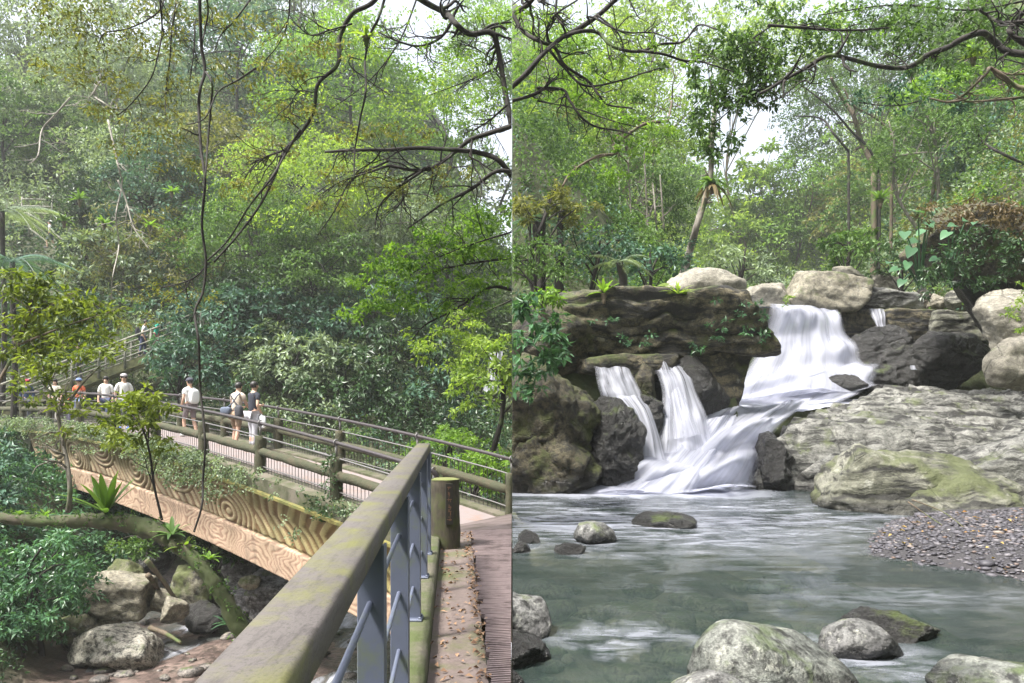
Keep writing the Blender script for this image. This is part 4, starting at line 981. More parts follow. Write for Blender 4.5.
L('boulder', 'pale flat stone just right of the pinkish tan boulder', 742, 283, 790, 312, 23, RK['tan'], .8, bury=.3, seed=92)
L('boulder', 'second pale stone by the top of the tall waterfall', 768, 290, 800, 312, 24, RK['tan'], .8, bury=.3, seed=93)
L('boulder', 'large dark-fronted wedge boulder right above the tall waterfall', 786, 272, 866, 310, 22.8, RK['grey'], .6, bury=.1, seed=94, boxy=.4, rot=(0, .12, 0))
L('boulder', 'peaked light boulder behind the wedge boulder', 833, 266, 864, 284, 25, RK['tan'], .8, seed=95)
L('boulder', 'small tan block standing on the long flat slab', 866, 275, 898, 293, 24.4, RK['tan'], .8, seed=96, boxy=.4)
L('boulder', 'long flat slab lying over the rock wall', 848, 290, 918, 311, 22.9, RK['bank'], .5, seed=97, boxy=.9, planes=5)
L('boulder', 'short upright dark stone right of the long flat slab', 915, 286, 932, 310, 23, RK['ledge'], .8, seed=98)
L('boulder', 'small round stone in the row under the cave', 926, 293, 944, 311, 22.8, RK['grey'], .8, seed=99)
L('boulder', 'squarish mossy stone last in the row under the cave', 941, 291, 969, 312, 22.6, RK['bank2'], .8, seed=100)
L('rock_wall', 'dark stone of the low wall between the tall waterfall and the trickle', 833, 309, 886, 340, 22.7, RK['ledge'], .4, bury=.3, seed=101, boxy=1, planes=5)
L('rock_wall', 'mossy middle stone of the low wall right of the trickle', 880, 309, 932, 342, 22.4, RK['ledge'], .4, bury=.2, seed=102, boxy=.9, planes=6)
L('rock_wall', 'light brown block of the low wall next to the large tan boulder', 925, 311, 986, 337, 22.2, RK['bank2'], .4, bury=.2, seed=103, boxy=1, planes=5)
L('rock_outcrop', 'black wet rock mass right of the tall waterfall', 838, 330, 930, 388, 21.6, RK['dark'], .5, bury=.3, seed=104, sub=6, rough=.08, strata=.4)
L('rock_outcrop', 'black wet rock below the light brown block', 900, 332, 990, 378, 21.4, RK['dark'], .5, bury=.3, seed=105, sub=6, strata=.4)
L('boulder', 'large upright tan boulder at the right edge', 979, 285, 1046, 352, 15.8, RK['tan'], .7, bury=.2, seed=106, planes=11, sub=6)
L('boulder', 'smaller tan boulder beneath the large upright one', 984, 336, 1050, 380, 15.4, RK['tan'], .7, bury=.25, seed=107, planes=12)
L('boulder', 'flat wet stone in the foam at the foot of the tall waterfall', 820, 374, 868, 392, 20.2, RK['dark'], .8, seed=108)
L('boulder', 'pale wet stone under the spray left of the flat wet stone', 786, 380, 822, 394, 20.4, RK['dark'], .6, seed=109)
# right-hand bedrock: relief slab
def slab(name, label, outline, topf, mat, seed, res=(230, 150), box=None):
    x0, x1, y0, y1 = box; X, Y = np.meshgrid(np.linspace(x0, x1, res[0]), np.linspace(y0, y1, res[1]), indexing='ij')
    e = outline(X, Y)               # signed inside distance, metres
    Q = np.stack([X, Y, 0*X], -1).reshape(-1, 3)
    e = e+.28*fbm(Q, .9, 4, seed).reshape(X.shape)
    n = fbm(Q, .42, 4, seed+2).reshape(X.shape); n2 = fbm(Q, 2.3, 6, seed+4, .62).reshape(X.shape)
    rid = 1-np.abs(fbm(Q*[.55, 1.2, 1], .9, 3, seed+6)).reshape(X.shape)
    top = topf(X, Y)+.26*n+.045*n2
    # layered steps
    st = .13; w_ = (top+.10*X-.03*Y)/st; fr = w_-np.floor(w_); top = top+st*(sst(fr, .25, .75)-fr)*.85
    top = top-.30*np.clip(rid-.93, 0, 1)/.07*.8*(rid > .93)
    for fs, sd2, dp, wd in (([.35, 1.3, 1], 31, .13, .05), ([.7, 3.2, 1], 37, .06, .07), ([1.2, .5, 1], 41, .10, .03)):
        gq = np.abs(fbm(Q*fs, 1, 4, seed+sd2)).reshape(X.shape); top = top-dp*np.exp(-(gq/wd)**2)
    prof = np.clip(e/.75, 0, 1)**.42
    Z = -2.6+(top+2.6)*prof
    V = np.stack([X, Y, Z], -1).reshape(-1, 3); Fq = grid_faces(*res)
    keep = (e.reshape(-1)[Fq] > 0).any(1); m = Mesh(); m.add(V, Fq[keep])
    used = np.unique(Fq[keep]); rm = -np.ones(len(V), int); rm[used] = np.arange(len(used)); M = Mesh(); M.add(V[used], rm[Fq[keep]])
    o = M.build(name, mat); return tag(o, label, 'rock')
def o1(X, Y):
    lx = 4.1+(np.minimum(Y, 15.5)-12.9)*.45+np.maximum(0, Y-15.5)*.98; fy = 12.8+np.maximum(0, X-6)*-.10
    return np.minimum(np.minimum(X-lx, Y-fy), 21.6-Y)
def t1(X, Y):
    return -.62+(Y-12.9)*.155+.06*np.maximum(0, X-8)*sst(Y, 18, 12)+.25*0
slab('bedrock_slab', 'broad banded grey bedrock slab sloping up right of the falls', o1, t1, RK['bank'], 5, (300, 220), (4.0, 17, 12.3, 21.8))
def o2(X, Y):
    a = np.sqrt(((X-7.0)/3.15)**2+((Y-11.0)/1.75)**2); b = np.sqrt(((X-9.0)/3.6)**2+((Y-10.5)/1.9)**2)
    return (1-np.minimum(a, b))*1.7
def t2(X, Y): return -.70+.10*(Y-10)+.03*(X-7)-.05*((X-7.)/2)**2*(X < 7.)
L('bedrock_mound', 'rounded moss-green bedrock mound at the right edge of the pool', 819, 443, 1010, 526, 10.9, RK['bank2'], .62, bury=.35, seed=161, sub=6, planes=26, rough=.045, strata=.5, rot=(0, 0, -.15))
L('bedrock_mound', 'low green-grey toe of the mound reaching under the gravel', 880, 478, 1060, 534, 10.2, RK['bank2'], .5, bury=.4, seed=162, sub=6, planes=22, rough=.05, strata=.5)
L('boulder', 'lumpy whitish boulder on the back of the moss-green mound', 925, 436, 1130, 512, 11.3, RK['bank'], .6, bury=.3, seed=111, sub=6)
L('boulder', 'dark wet foot of the bedrock beside the milky cascade', 756, 432, 792, 492, 13.3, RK['dark'], .8, bury=.3, seed=112, sub=6, rough=.09, strata=.4)
L('boulder', 'stone spur in the pool corner below the banded bedrock', 792, 452, 866, 498, 13.0, RK['bank'], .6, bury=.3, seed=113, sub=6)
# pool stones
ps = [(573, 523, 617, 541, 'small mossy stone standing out of the foam', 'front'), (632, 513, 696, 525, 'flat dark stone in the far pool', 'dark'), (554, 543, 586, 553, 'low black stone below the small mossy stone', 'dark'),
      (518, 530, 540, 541, 'tiny stone near the left foam', 'dark'), (512, 541, 530, 551, 'tiny dark stone at the left edge of the foam', 'dark')]
for i, (a, b, c_, d_, lb, mt) in enumerate(ps):
    L('pool_stone', lb, a, b, c_, d_, 1110/(d_-404)*1.0, RK['pool' if mt == 'front' else mt], .8, bury=.6, seed=120+i, side=1)
ps = [(470, 596, 550, 632, 'wet speckled stone at the left edge of the near pool', 'pool'), (462, 630, 551, 660, 'darker wet stone just below the speckled one', 'dark'), (490, 664, 526, 700, 'corner of a brown stone at the bottom left', 'dark'),
      (842, 612, 940, 633, 'long low black wet rock in the near pool', 'dark'), (819, 621, 905, 651, 'brownish wedge stone in front of the long black rock', 'pool')]
for i, (a, b, c_, d_, lb, mt) in enumerate(ps):
    L('pool_stone', lb, a, b, c_, d_, 1110/(d_-404), RK[mt], .7, bury=.5, seed=130+i, sub=6, side=1, rough=.04 if mt == 'pool' else .08)
L('boulder', 'big green-patched foreground boulder at the bottom centre', 690, 621, 858, 720, 3.75, RK['front'], .75, bury=.2, seed=141, sub=6, planes=10, rough=.03)
L('boulder', 'flat grey stone at the foot of the green-patched boulder', 668, 671, 746, 700, 3.25, RK['pool'], .8, bury=.6, seed=142, sub=6, planes=8, rough=.03)
L('boulder', 'sandy mossy boulder cut by the bottom right corner', 925, 655, 1120, 740, 3.9, RK['front'], .7, bury=.2, seed=143, sub=6, rough=.03)
g4 = np.random.default_rng(44)
V0 = Mesh()
for i in range(230):
    y = g4.uniform(3, 9.5); x = g4.uniform(.1, y*.72); z = HR(np.array([x]), np.array([y]))[0]
    s_ = g4.uniform(.12, .5); V, Fa = rock_vf((s_*1.5, s_, s_*.55), 300+i % 9, 2, 9); a = g4.uniform(0, 6.3); ca, sa = math.cos(a), math.sin(a)
    V = np.stack([V[:, 0]*ca-V[:, 1]*sa, V[:, 0]*sa+V[:, 1]*ca, V[:, 2]], 1)+[x, y, min(z+s_*.2, -1.62-s_*.3)]
    if (V[:, 0] > .01).all(): V0.add(V, Fa)
tag(V0.build('pool_bed_cobbles', rock_mat('sunken_cobbles', (.06, .075, .04), (.20, .20, .12), moss=.3, mc=(.07, .10, .03), lich=.1, scale=3)), kind='stuff')
# gravel bar
def GH(x, y):
    e = (x-(3.25+.9*np.abs(y-7.35)**1.25*.55+np.where(y < 7.35, (7.35-y)*.25, 0)))
    return -1.62+.20*sst(e, -.35, 1.0)+.07*np.clip(e, 0, 6)*.6
m = Mesh(); X, Y = np.meshgrid(np.linspace(3.1, 11, 170), np.linspace(5.1, 9.6, 130), indexing='ij'); Q = np.stack([X, Y, 0*X], -1).reshape(-1, 3)
Z = GH(X, Y)+.012*fbm(Q, 9, 3, 2).reshape(X.shape); V = np.stack([X, Y, Z], -1).reshape(-1, 3); m.add(V, grid_faces(170, 130))
tag(m.build('gravel_bar', plain('gravel_ground', (.04, .037, .04), .9, nscale=60, var=.6, bmp=.9, bd=.02)), kind='structure')
pm = Mesh(); base = [rock_vf((1, .75, .38), 400+i, 1, 8) for i in range(10)]; n = 15000
px = g4.uniform(3.3, 9.4, n); py = g4.uniform(5.2, 9.4, n); pz = GH(px, py); ok = (pz > WZ-.03) & (px/py < .8); px, py, pz = px[ok], py[ok], pz[ok]
sz = np.exp(g4.normal(-3.3, .38, len(px))); an_ = g4.uniform(0, 6.3, len(px)); tt = g4.beta(1.3, 2.2, len(px)); big = []
for b in range(10):
    k = np.arange(len(px)) % 10 == b; Vb, Fb = base[b]; c_, s_ = np.cos(an_[k]), np.sin(an_[k]); S = sz[k]
    X_ = (Vb[None, :, 0]*c_[:, None]-Vb[None, :, 1]*s_[:, None])*S[:, None]+px[k][:, None]; Y_ = (Vb[None, :, 0]*s_[:, None]+Vb[None, :, 1]*c_[:, None])*S[:, None]+py[k][:, None]; Z_ = Vb[None, :, 2]*S[:, None]+pz[k][:, None]+S[:, None]*.1
    V = np.stack([X_, Y_, Z_], -1).reshape(-1, 3); Fq = (Fb[None]+(np.arange(k.sum())*len(Vb))[:, None, None]).reshape(-1, 3); pm.add(V, Fq, np.repeat(tt[k], len(Vb)))
def pebm():
    m, nt, out = newmat('gravel_stones'); at = nd(nt, 'ShaderNodeAttribute', attribute_name='tint')
    c = ramp(nt, at.outputs['Fac'], [(0., (.035, .033, .04)), (.45, (.075, .07, .082)), (.7, (.14, .13, .14)), (.82, (.13, .08, .055)), (.95, (.34, .31, .28))])
    p = nd(nt, 'ShaderNodeBsdfPrincipled', Roughness=.6); lk(nt, c, p.inputs['Base Color']); lk(nt, bump(nt, noise(nt, geo_pos(nt), 120, 3), .3, .003), p.inputs['Normal']); lk(nt, p.outputs[0], out.inputs[0]); return m
tag(pm.build('gravel', pebm()), kind='stuff')
m = Mesh(); n = 130; qx, qy = g4.uniform(3.6, 8.5, n), g4.uniform(5.4, 9.2, n); qz = GH(qx, qy); k = (qz > WZ+.01); C = np.stack([qx, qy, qz+.03], 1)[k]; n = len(C)
V, Fq = leaf_quads(C, np.c_[g4.normal(0, 1, (n, 2)), g4.normal(0, .1, n)], np.c_[g4.normal(0, .3, (n, 2)), np.ones(n)], g4.uniform(.04, .09, n), g4.uniform(.02, .04, n), .3); m.add(V, Fq, np.repeat(g4.random(n), 4))
tag(m.build('fallen_leaves', leaf_mat('dry_yellow_leaf', (.2, .09, .03), (.5, .36, .12), .1, .8)), kind='stuff')
tw = Mesh()
for q in ([(908, 512), (935, 524), (965, 540)], [(912, 510), (944, 516), (972, 536)], [(925, 540), (915, 528), (905, 520)]):
    V, Fq = tube([P(q[0][0], q[0][1], 8.6)+[0, 0, .12], P(*q[1], 8.4)+[0, 0, .04], P(*q[2], 8.0)+[0, 0, .02]], .008, .004, 5, n=5); tw.add(V, Fq)
tag(tw.build('dead_branch', BK['tan']), 'bleached thin dead branch lying between the gravel and the green mound', 'branch')
# ============================================================ vegetation
def ground_d(px, py, Hc, H, d0=15., d1=120.):
    r = (px-CX)/F; e = (HY-py)/F; d = np.linspace(d0, d1, 900); z = H(r*d, d); k = np.where(z >= e*d-Hc)[0]
    return float(d[k[0]]) if len(k) else d1*.7
_sd = [100]
def nseed(): _sd[0] += 1; return _sd[0]
def crown(c, rad, n, per, L, W, flat=.8, seed=0, hole=.15, srad=None, low=-.55, thick=.12, droop=.25):
    g = np.random.default_rng(seed); u = unit(g.normal(0, 1, (int(n*2.2)+8, 3))); u = u[u[:, 2] > low]
    k = fbm(u*1.0+seed*1.7, 1.7, 3, seed); lob = 1+.32*k
    rr = g.uniform(.25, 1, len(u))**.45*lob; p = u*rr[:, None]
    ok = fbm(p*2.3+seed, 1.3, 3, seed+1) > -.75+hole*2; p = p[ok][:n]; u = u[ok][:n]
    C = np.asarray(c)+p*np.asarray(rad); sr = (srad or .3*float(np.mean(rad)))*g.uniform(.6, 1.25, len(C))
    nr = unit(u*.55+np.array([0, 0, 1.0])*(.5+flat)); tint = np.clip(.5+.28*fbm(C*.5, 1, 2, seed)+g.normal(0, .14, len(C)), 0, 1)
    V, Fq, t = sprays(C, sr, per, L, W, flat=.8+flat*.6, thick=thick, droop=droop, nrm=nr, jitter=.35, seed=seed, tint_c=tint)
    return C, V, Fq, t
def tree(label, px, py, w, h, pal, d=None, Hc=5., H=HL, side=-1, bark='grey', name='tree', cat='tree', group=None, lpx=None, cov=2.3, flat=.8, hole=.12, lean=0, trunk=True, asp=.45, base=None, ntr=1, per=38, limbs=16, low=-.5):
    sd = nseed(); g = np.random.default_rng(sd); d = d or (ground_d(px, py, Hc, H) if H is HL else ground_d(px, py, Hc, H, max(28., 46-.05*py)))
    lpx = lpx or g.choice([4., 4.6, 5.4, 6.4]); c = P(px, py, d); rw, rh = w/2/F*d, h/2/F*d; L = lpx*d/F; W = L*asp
    N = int(cov*w*h*.785/(lpx*lpx*asp*.5)); n = max(12, N//per)
    C, V, Fq, t = crown(c, (rw, rw*.85, rh), n, per, L, W, flat, sd, hole, srad=max(9/F*d, .22*min(rw, rh)), low=low)
    T = thing(name, label, cat, group)
    if trunk:
        m = Mesh(); b = np.array(base) if base is not None else np.array([c[0]+lean*rw+g.normal(0, .1)*rw, c[1]+.1*rw, 0])
        if side: b[0] = side*max(abs(b[0]), .25) if b[0]*side > 0 else side*.25
        b[2] = float(H(np.array([b[0]]), np.array([b[1]]))[0])-.3 if base is None else b[2]
        tot = max(1.0, c[2]+rh*.5-b[2]); r0 = min(.2, .018*tot+.04)
        for q in range(ntr):
            bb = b+np.array([q*.5*rw*g.uniform(-.5, .5), q*.3, 0]); top = c+np.array([g.normal(0, .35)*rw if ntr > 1 else 0, 0, rh*.55])
            mid = (bb+top)/2+np.array([g.normal(0, .09)*tot, g.normal(0, .05)*tot, 0]); m.add(*tube([bb, bb*.7+mid*.3+g.normal(0, .02, 3)*tot, mid, top*.6+mid*.4+g.normal(0, .03, 3)*tot, top], r0/(1+.4*(ntr-1)), r0*.25, 8, wob=.12, seed=sd))
            S = catmull([bb, mid, top], n=12)
            for j in g.permutation(len(C))[:limbs//ntr]:
                e = C[j]; s = S[int(np.clip(len(S)*g.uniform(.4, .9), 0, len(S)-1))]
                md = (s+e)/2+np.array([0, 0, .12*np.linalg.norm(e-s)])+g.normal(0, .05, 3)*np.linalg.norm(e-s); rr = r0*g.uniform(.22, .4); m.add(*tube([s, md, e], rr, rr*.25, 5, n=5, wob=.1, seed=sd, cap=False))
        m.build('trunk', BK[bark], T, side=side)
    m = Mesh(); m.add(V, Fq, t); m.build('crown', LM[pal], T, side=side, smooth=False); return rebase(T)
def shrub(label, px, py, w, h, pal, d=None, Hc=.8, **k):
    k.setdefault('limbs', 10); k.setdefault('flat', .35); k.setdefault('hole', .03)
    return tree(label, px, py, w, h, pal, d, Hc, name='shrub', cat='shrub', **k)
def understory(name, pals, n, H, x_r, d_r, side, lpx=5., per=26, hmax=1.0, cond=None, seed=1, sr=.5, flat=.5, zlift=.1):
    g = np.random.default_rng(seed); r = g.uniform(x_r[0], x_r[1], n); d = np.exp(g.uniform(math.log(d_r[0]), math.log(d_r[1]), n)); x = r*d; z = H(x, d)
    if cond is not None: k = cond(x, d, z); x, d, z = x[k], d[k], z[k]
    hh = g.uniform(0, 1, len(x))**1.5*hmax*(.6+.02*d); C = np.stack([x, d, z+hh+zlift], 1); q = fbm(C*[1, 1, 0], .22, 3, seed); mi = np.clip(((q+g.normal(0, .18, len(q)))*1.3+.5)*len(pals), 0, len(pals)-1).astype(int)
    M = Mesh()
    for i, p in enumerate(pals):
        k = mi == i
        if not k.any(): continue
        D = np.repeat(d[k], per); V, Fq, t = sprays(C[k], sr*(.5+.022*d[k]), per, lpx*D/F, lpx*.45*D/F, flat=flat, seed=seed+i, thick=.22, jitter=.5); M.add(V, Fq, t, mi=i)
    return tag(M.build(name, [LM[p] for p in pals], side=side, smooth=False), kind='stuff')
def rosette(M, c, Rr, n, w, lift=.8, seed=0, droop=.5, tint=.6, nrm=None, segs=7):
    "strap leaves arching out of one point (bird's nest fern)"
    g = np.random.default_rng(seed); c = np.asarray(c, float)
    for i in range(n):
        a = i*2.399+g.normal(0, .2); el = g.uniform(.25, 1.25)*lift; Lh = Rr*g.uniform(.7, 1.1); o = np.array([math.cos(a), math.sin(a), 0]); t = np.linspace(0, 1, segs)
        p = c+o*(Lh*np.cos(el)*t)[:, None]*1.0+np.array([0, 0, 1])*(Lh*np.sin(el)*t-droop*Lh*t**2.2*g.uniform(.4, 1))[:, None]
        s = np.cross(o, [0, 0, 1]); ww = w*np.sin(np.pi*np.clip(t*.9+.08, 0, 1))**.7*(1-.1*t); up = np.array([0, 0, .22])
        V = np.stack([p-s*ww[:, None]+up*ww[:, None], p, p+s*ww[:, None]+up*ww[:, None]], 1).reshape(-1, 3); M.add(V, grid_faces(segs, 3), np.clip(tint+g.normal(0, .15), 0, 1))
def nest_fern(label, px, py, d, rpx, pal='fresh', n=22, seed=0, side=0, root=True, wr=.075, lift=.9, droop=.5, group=None):
    T = thing('birds_nest_fern', label, 'fern', group); m = Mesh(); c = P(px, py, d); Rr = rpx/F*d; rosette(m, c, Rr, n, Rr*wr, lift, seed, droop); m.build('fronds', LM[pal], T, side=side)
    if root: m = Mesh(); m.add(*tube([c+[0, 0, .02*Rr], c-[0, 0, .2*Rr], c-[0, 0, .42*Rr]], Rr*.16, Rr*.07, 8, wob=.4, seed=seed)); m.build('root_ball', BK['tan'], T)
    return rebase(T)
def frond(M, base, dirn, Lh, arch, nl=22, w=.22, seed=0, tint=.5):
    g = np.random.default_rng(seed); o = unit(np.array([dirn[0], dirn[1], 0.])); t = np.linspace(0, 1, 12)
    p = np.asarray(base)+o*(Lh*t)[:, None]+np.array([0, 0, 1])*(Lh*(dirn[2]*t-arch*t**2))[:, None]; M.add(*tube(p, .012*Lh, .003*Lh, 4, smooth=False, cap=False), tint=.2)
    tt = np.repeat(np.linspace(.12, 1, nl), 2); q = np.stack([np.interp(tt, t, p[:, i]) for i in range(3)], 1); sgn = np.tile([1, -1], nl); s = np.cross(o, [0, 0, 1.])
    Ln = w*Lh*np.sin(np.pi*np.clip(tt*.85+.12, 0, 1))**.8; D = s*sgn[:, None]+o*.45-np.array([0, 0, .3]); V, Fq = leaf_quads(q, D, np.tile([0, 0, 1.], (len(q), 1))+g.normal(0, .12, (len(q), 3)), Ln, Lh*.9/nl*.75, .05); M.add(V, Fq, np.clip(tint+g.normal(0, .1, len(V)//4).repeat(4), 0, 1))
def tree_fern(label, px, py, d, rpx, n=12, pal='teal', seed=0, H=HL, side=-1, stem=True, z0=None):
    T = thing('tree_fern', label, 'fern'); c = P(px, py, d); m = Mesh(); g = np.random.default_rng(seed)
    for i in range(n):
        a = i*2.399; frond(m, c, (math.cos(a), math.sin(a), g.uniform(.2, .75)), rpx/F*d*g.uniform(.8, 1.15), g.uniform(.5, .9), 34, .24, seed+i, g.uniform(.4, .8))
    m.build('fronds', LM[pal], T, side=side, smooth=False)
    if stem:
        gz = z0 if z0 is not None else float(H(np.array([c[0]]), np.array([c[1]]))[0]); gz = min(gz, c[2]-.5); m = Mesh(); m.add(*tube([c, [c[0]+.1, c[1], (c[2]+gz)/2], [c[0], c[1], gz]], .09, .13, 8, wob=.25, seed=seed)); m.build('trunk', BK['dark'], T, side=side)
    return rebase(T)
def big_leaf(M, c, D, N, Ls, Ws, tint=.6):
    "heart-shaped leaf with a folded midrib"
    D = unit(D); S = unit(np.cross(D, N)); N = np.cross(S, D); t = np.array([-.18, 0, .2, .45, .7, .88, 1.0]); ww = np.array([.28, .46, .5, .42, .27, .12, 0.0])
    p = np.asarray(c)+D*(Ls*t)[:, None]-N*(Ls*.22*t**2)[:, None]; rib = p.copy(); rib[0] = np.asarray(c)
    V = np.stack([p-S*(Ws*ww)[:, None]+N*(Ws*.16*ww)[:, None], rib, p+S*(Ws*ww)[:, None]+N*(Ws*.16*ww)[:, None]], 1).reshape(-1, 3); M.add(V, grid_faces(7, 3), tint)
def limb(M, pts, d, r0, r1, seed=0, sub=0, tw=None, dj=.0, k=7, subl=1.0):
    "bough through pixel-picked stations at real depth d, with side twigs; returns twig ends"
    g = np.random.default_rng(seed); n = len(pts); dd = d+dj*np.linspace(0, 1, n)+g.normal(0, .03*d, n)*.4
    W_ = np.array([P(p[0], p[1], q) for p, q in zip(pts, dd)]); pxm = d/F; M.add(*tube(W_, r0*pxm/2, r1*pxm/2, k, wob=.10, seed=seed, n=7)); C = catmull(W_, n=8); ends = []
    for i in range(sub):
        j = int(g.uniform(.15, .98)*(len(C)-1)); b = C[j]; tg = unit(C[min(j+1, len(C)-1)]-C[max(j-1, 0)]); f = 1-j/len(C)
        o = unit(tg*.6+g.normal(0, .55, 3)+np.array([0, 0, (tw or 0)])); ln = g.uniform(.25, .9)*subl*(.5+f*.6); pts_ = [b]; cur = b; dr = o
        for s in range(5): dr = unit(dr+g.normal(0, .28, 3)+np.array([0, 0, (tw or 0)*.12])); cur = cur+dr*ln/5; pts_.append(cur)
        r = (r0*.32*f+r1*.4+.35)*pxm/2; M.add(*tube(pts_, r, r*.35, 5, n=4, cap=False)); ends += [pts_[-1], pts_[3]]
        for s in range(2):
            dr2 = unit(dr+g.normal(0, .6, 3)); e = pts_[2+s]; q = [e, e+dr2*ln*.25+g.normal(0, .02, 3), e+dr2*ln*.5+g.normal(0, .04, 3)]; M.add(*tube(q, r*.5, r*.25, 4, n=4, cap=False)); ends.append(q[-1])
    return ends
def blob_leaves(M, blobs, d, L, per_px=.02, flat=1.0, seed=0, asp=.4, depth=1.0, per=16, droop=.3, mi=0, tint=None):
    "leaf sprays filling loose pixel-sized patches at distance d: (px,py,rx,ry)"
    g = np.random.default_rng(seed)
    for (px, py, rx, ry) in blobs:
        n = max(3, int(per_px*rx*ry*3.14/per*3)); a = g.uniform(0, 6.28, n); r = np.sqrt(g.uniform(0, 1, n)); dd = d+g.normal(0, .25*depth, n)
        C = np.array([P(px+rx*q*math.cos(b), py+ry*q*math.sin(b), e) for q, b, e in zip(r, a, dd)])
        V, Fq, t = sprays(C, .9*np.sqrt(rx*ry)/F*d*.42, per, L, L*asp, flat=flat, seed=int(g.integers(1e6)), thick=.14, droop=droop, jitter=.33, tint_c=np.clip(g.normal(.5, .2, n), 0, 1) if tint is None else tint); M.add(V, Fq, t, mi=mi)

# ------------------------------------------------ LEFT: forest on the far slope
GL = 'trees massed on the slope behind the footbridge'
for a in [
 ('pale grey-green tree filling the top left corner', 25, 45, 150, 130, 'pale', 7), ('silvery tree high on the slope left of the long hanging vine', 110, 95, 150, 130, 'pale', 6),
 ('bluish-green tree just right of the long hanging vine near the top', 250, 70, 130, 140, 'teal', 6), ('grey tree top at the upper edge left of the long vine', 165, 10, 160, 110, 'pale', 8),
 ('bright green tree behind the fern-bearing stem', 345, 95, 150, 150, 'fresh', 6), ('fresh green tree crown below the white sky gap', 425, 140, 120, 110, 'fresh', 6),
 ('sunlit tree in the upper right corner of the bridge view', 492, 70, 110, 150, 'fresh', 8), ('pale tree top left of the white sky gap', 300, 15, 130, 90, 'pale', 8),
 ('pinkish-green faded tree far back under the thick bough', 470, 195, 110, 90, 'pale', 5), ('mid green tree at the left edge below the silvery one', 5, 125, 90, 90, 'mid', 5, 52),
 ('tangled light green tree with whitish limbs on the left slope', 135, 180, 110, 110, 'pale', 4), ('green tree above the upper path railing', 55, 145, 110, 80, 'mid', 4.5, 53),
 ('blue-green tree right of the upper path', 160, 200, 120, 100, 'teal', 4), ('dark column of creeper-hung tree beside the upper path', 76, 235, 36, 130, 'dark', 3, 42),
 ('yellowish tree behind the hanging vine at mid height', 225, 165, 120, 110, 'olive', 4.5), ('lime tree right of the curving bough', 300, 200, 150, 120, 'lime', 4.5),
 ('soft green tree in the middle of the slope', 245, 250, 140, 110, 'mid', 3.5), ('pale green tree under the forked boughs', 370, 225, 150, 110, 'pale', 4),
 ('green tree behind the maple-like spray', 440, 250, 150, 120, 'mid', 4), ('leafy green tree above the shady bluish shrubs', 310, 275, 160, 90, 'mid', 3),
 ('tree with straw-coloured twigs above the stairway', 150, 262, 130, 80, 'olive', 1.5), ('pale-leaved tree left of the stairway top', 118, 262, 90, 80, 'pale', 3)]:
    lb, px, py, w, h, pal, Hc = a[:7]
    tree(lb, px, py, w*1.12, h*1.15, pal, Hc=Hc, d=a[7] if len(a) > 7 else None, bark='grey' if pal in ('pale', 'olive') else 'dark', group=GL, cov=2.1)
GS = 'shrubs on the shady bank behind the footbridge'
for a in [
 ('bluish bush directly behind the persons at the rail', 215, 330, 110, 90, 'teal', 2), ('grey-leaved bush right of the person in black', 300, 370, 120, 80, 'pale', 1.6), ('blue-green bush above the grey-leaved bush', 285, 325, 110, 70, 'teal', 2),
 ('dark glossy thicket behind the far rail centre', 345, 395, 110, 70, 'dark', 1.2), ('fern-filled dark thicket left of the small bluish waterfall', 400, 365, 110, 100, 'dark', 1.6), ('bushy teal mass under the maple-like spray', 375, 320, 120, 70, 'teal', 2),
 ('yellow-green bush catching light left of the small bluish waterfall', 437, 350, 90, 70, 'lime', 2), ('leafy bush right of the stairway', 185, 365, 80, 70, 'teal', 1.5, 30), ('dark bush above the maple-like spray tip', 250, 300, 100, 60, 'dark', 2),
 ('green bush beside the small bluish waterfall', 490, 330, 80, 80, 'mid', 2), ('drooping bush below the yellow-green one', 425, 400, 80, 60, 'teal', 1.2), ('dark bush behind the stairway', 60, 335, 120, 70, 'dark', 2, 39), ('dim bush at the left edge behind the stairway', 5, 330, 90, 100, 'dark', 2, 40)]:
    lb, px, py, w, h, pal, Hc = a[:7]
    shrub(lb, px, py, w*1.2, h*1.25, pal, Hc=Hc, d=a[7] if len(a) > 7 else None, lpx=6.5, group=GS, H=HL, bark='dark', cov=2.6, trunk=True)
for a in [('bright yellow-green bush just outside the right end of the bridge rail', 492, 385, 90, 120, 'lime', 19.5), ('fresh green bush below the handrail end beyond the bridge rail', 455, 455, 120, 70, 'fresh', 20.5), ('light green bush low outside the bridge rail by the landing', 487, 478, 80, 60, 'fresh', 18.5)]:
    shrub(a[0], *a[1:5], a[5], d=a[6], H=HL, cov=1.9, bark='dark', base=P(a[1]-10, a[2]+90, a[6]+.4))
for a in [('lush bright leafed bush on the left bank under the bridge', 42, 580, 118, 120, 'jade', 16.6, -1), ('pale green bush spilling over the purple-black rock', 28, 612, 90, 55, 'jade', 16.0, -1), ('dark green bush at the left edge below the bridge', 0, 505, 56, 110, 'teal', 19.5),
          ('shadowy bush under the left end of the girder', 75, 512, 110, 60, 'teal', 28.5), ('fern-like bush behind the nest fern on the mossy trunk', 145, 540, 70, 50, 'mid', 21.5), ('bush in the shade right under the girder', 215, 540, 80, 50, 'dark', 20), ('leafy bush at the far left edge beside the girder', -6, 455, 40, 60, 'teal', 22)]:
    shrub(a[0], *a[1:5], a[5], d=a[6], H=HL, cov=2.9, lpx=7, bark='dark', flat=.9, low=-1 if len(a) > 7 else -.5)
understory('undergrowth', ['dark', 'teal', 'mid', 'pale'], 5200, HL, (-.72, -.0), (27, 95), -1, hmax=1.6, seed=3, cond=lambda x, y, z: (z > -5.2) & ~((x/y > -.675) & (x/y < -.605) & (y > 40) & (y < 47.6)) & ~((np.abs((x+19)*.31-(y-32.4)*.95) < 1.4) & (x < -14) & (x > -24)))
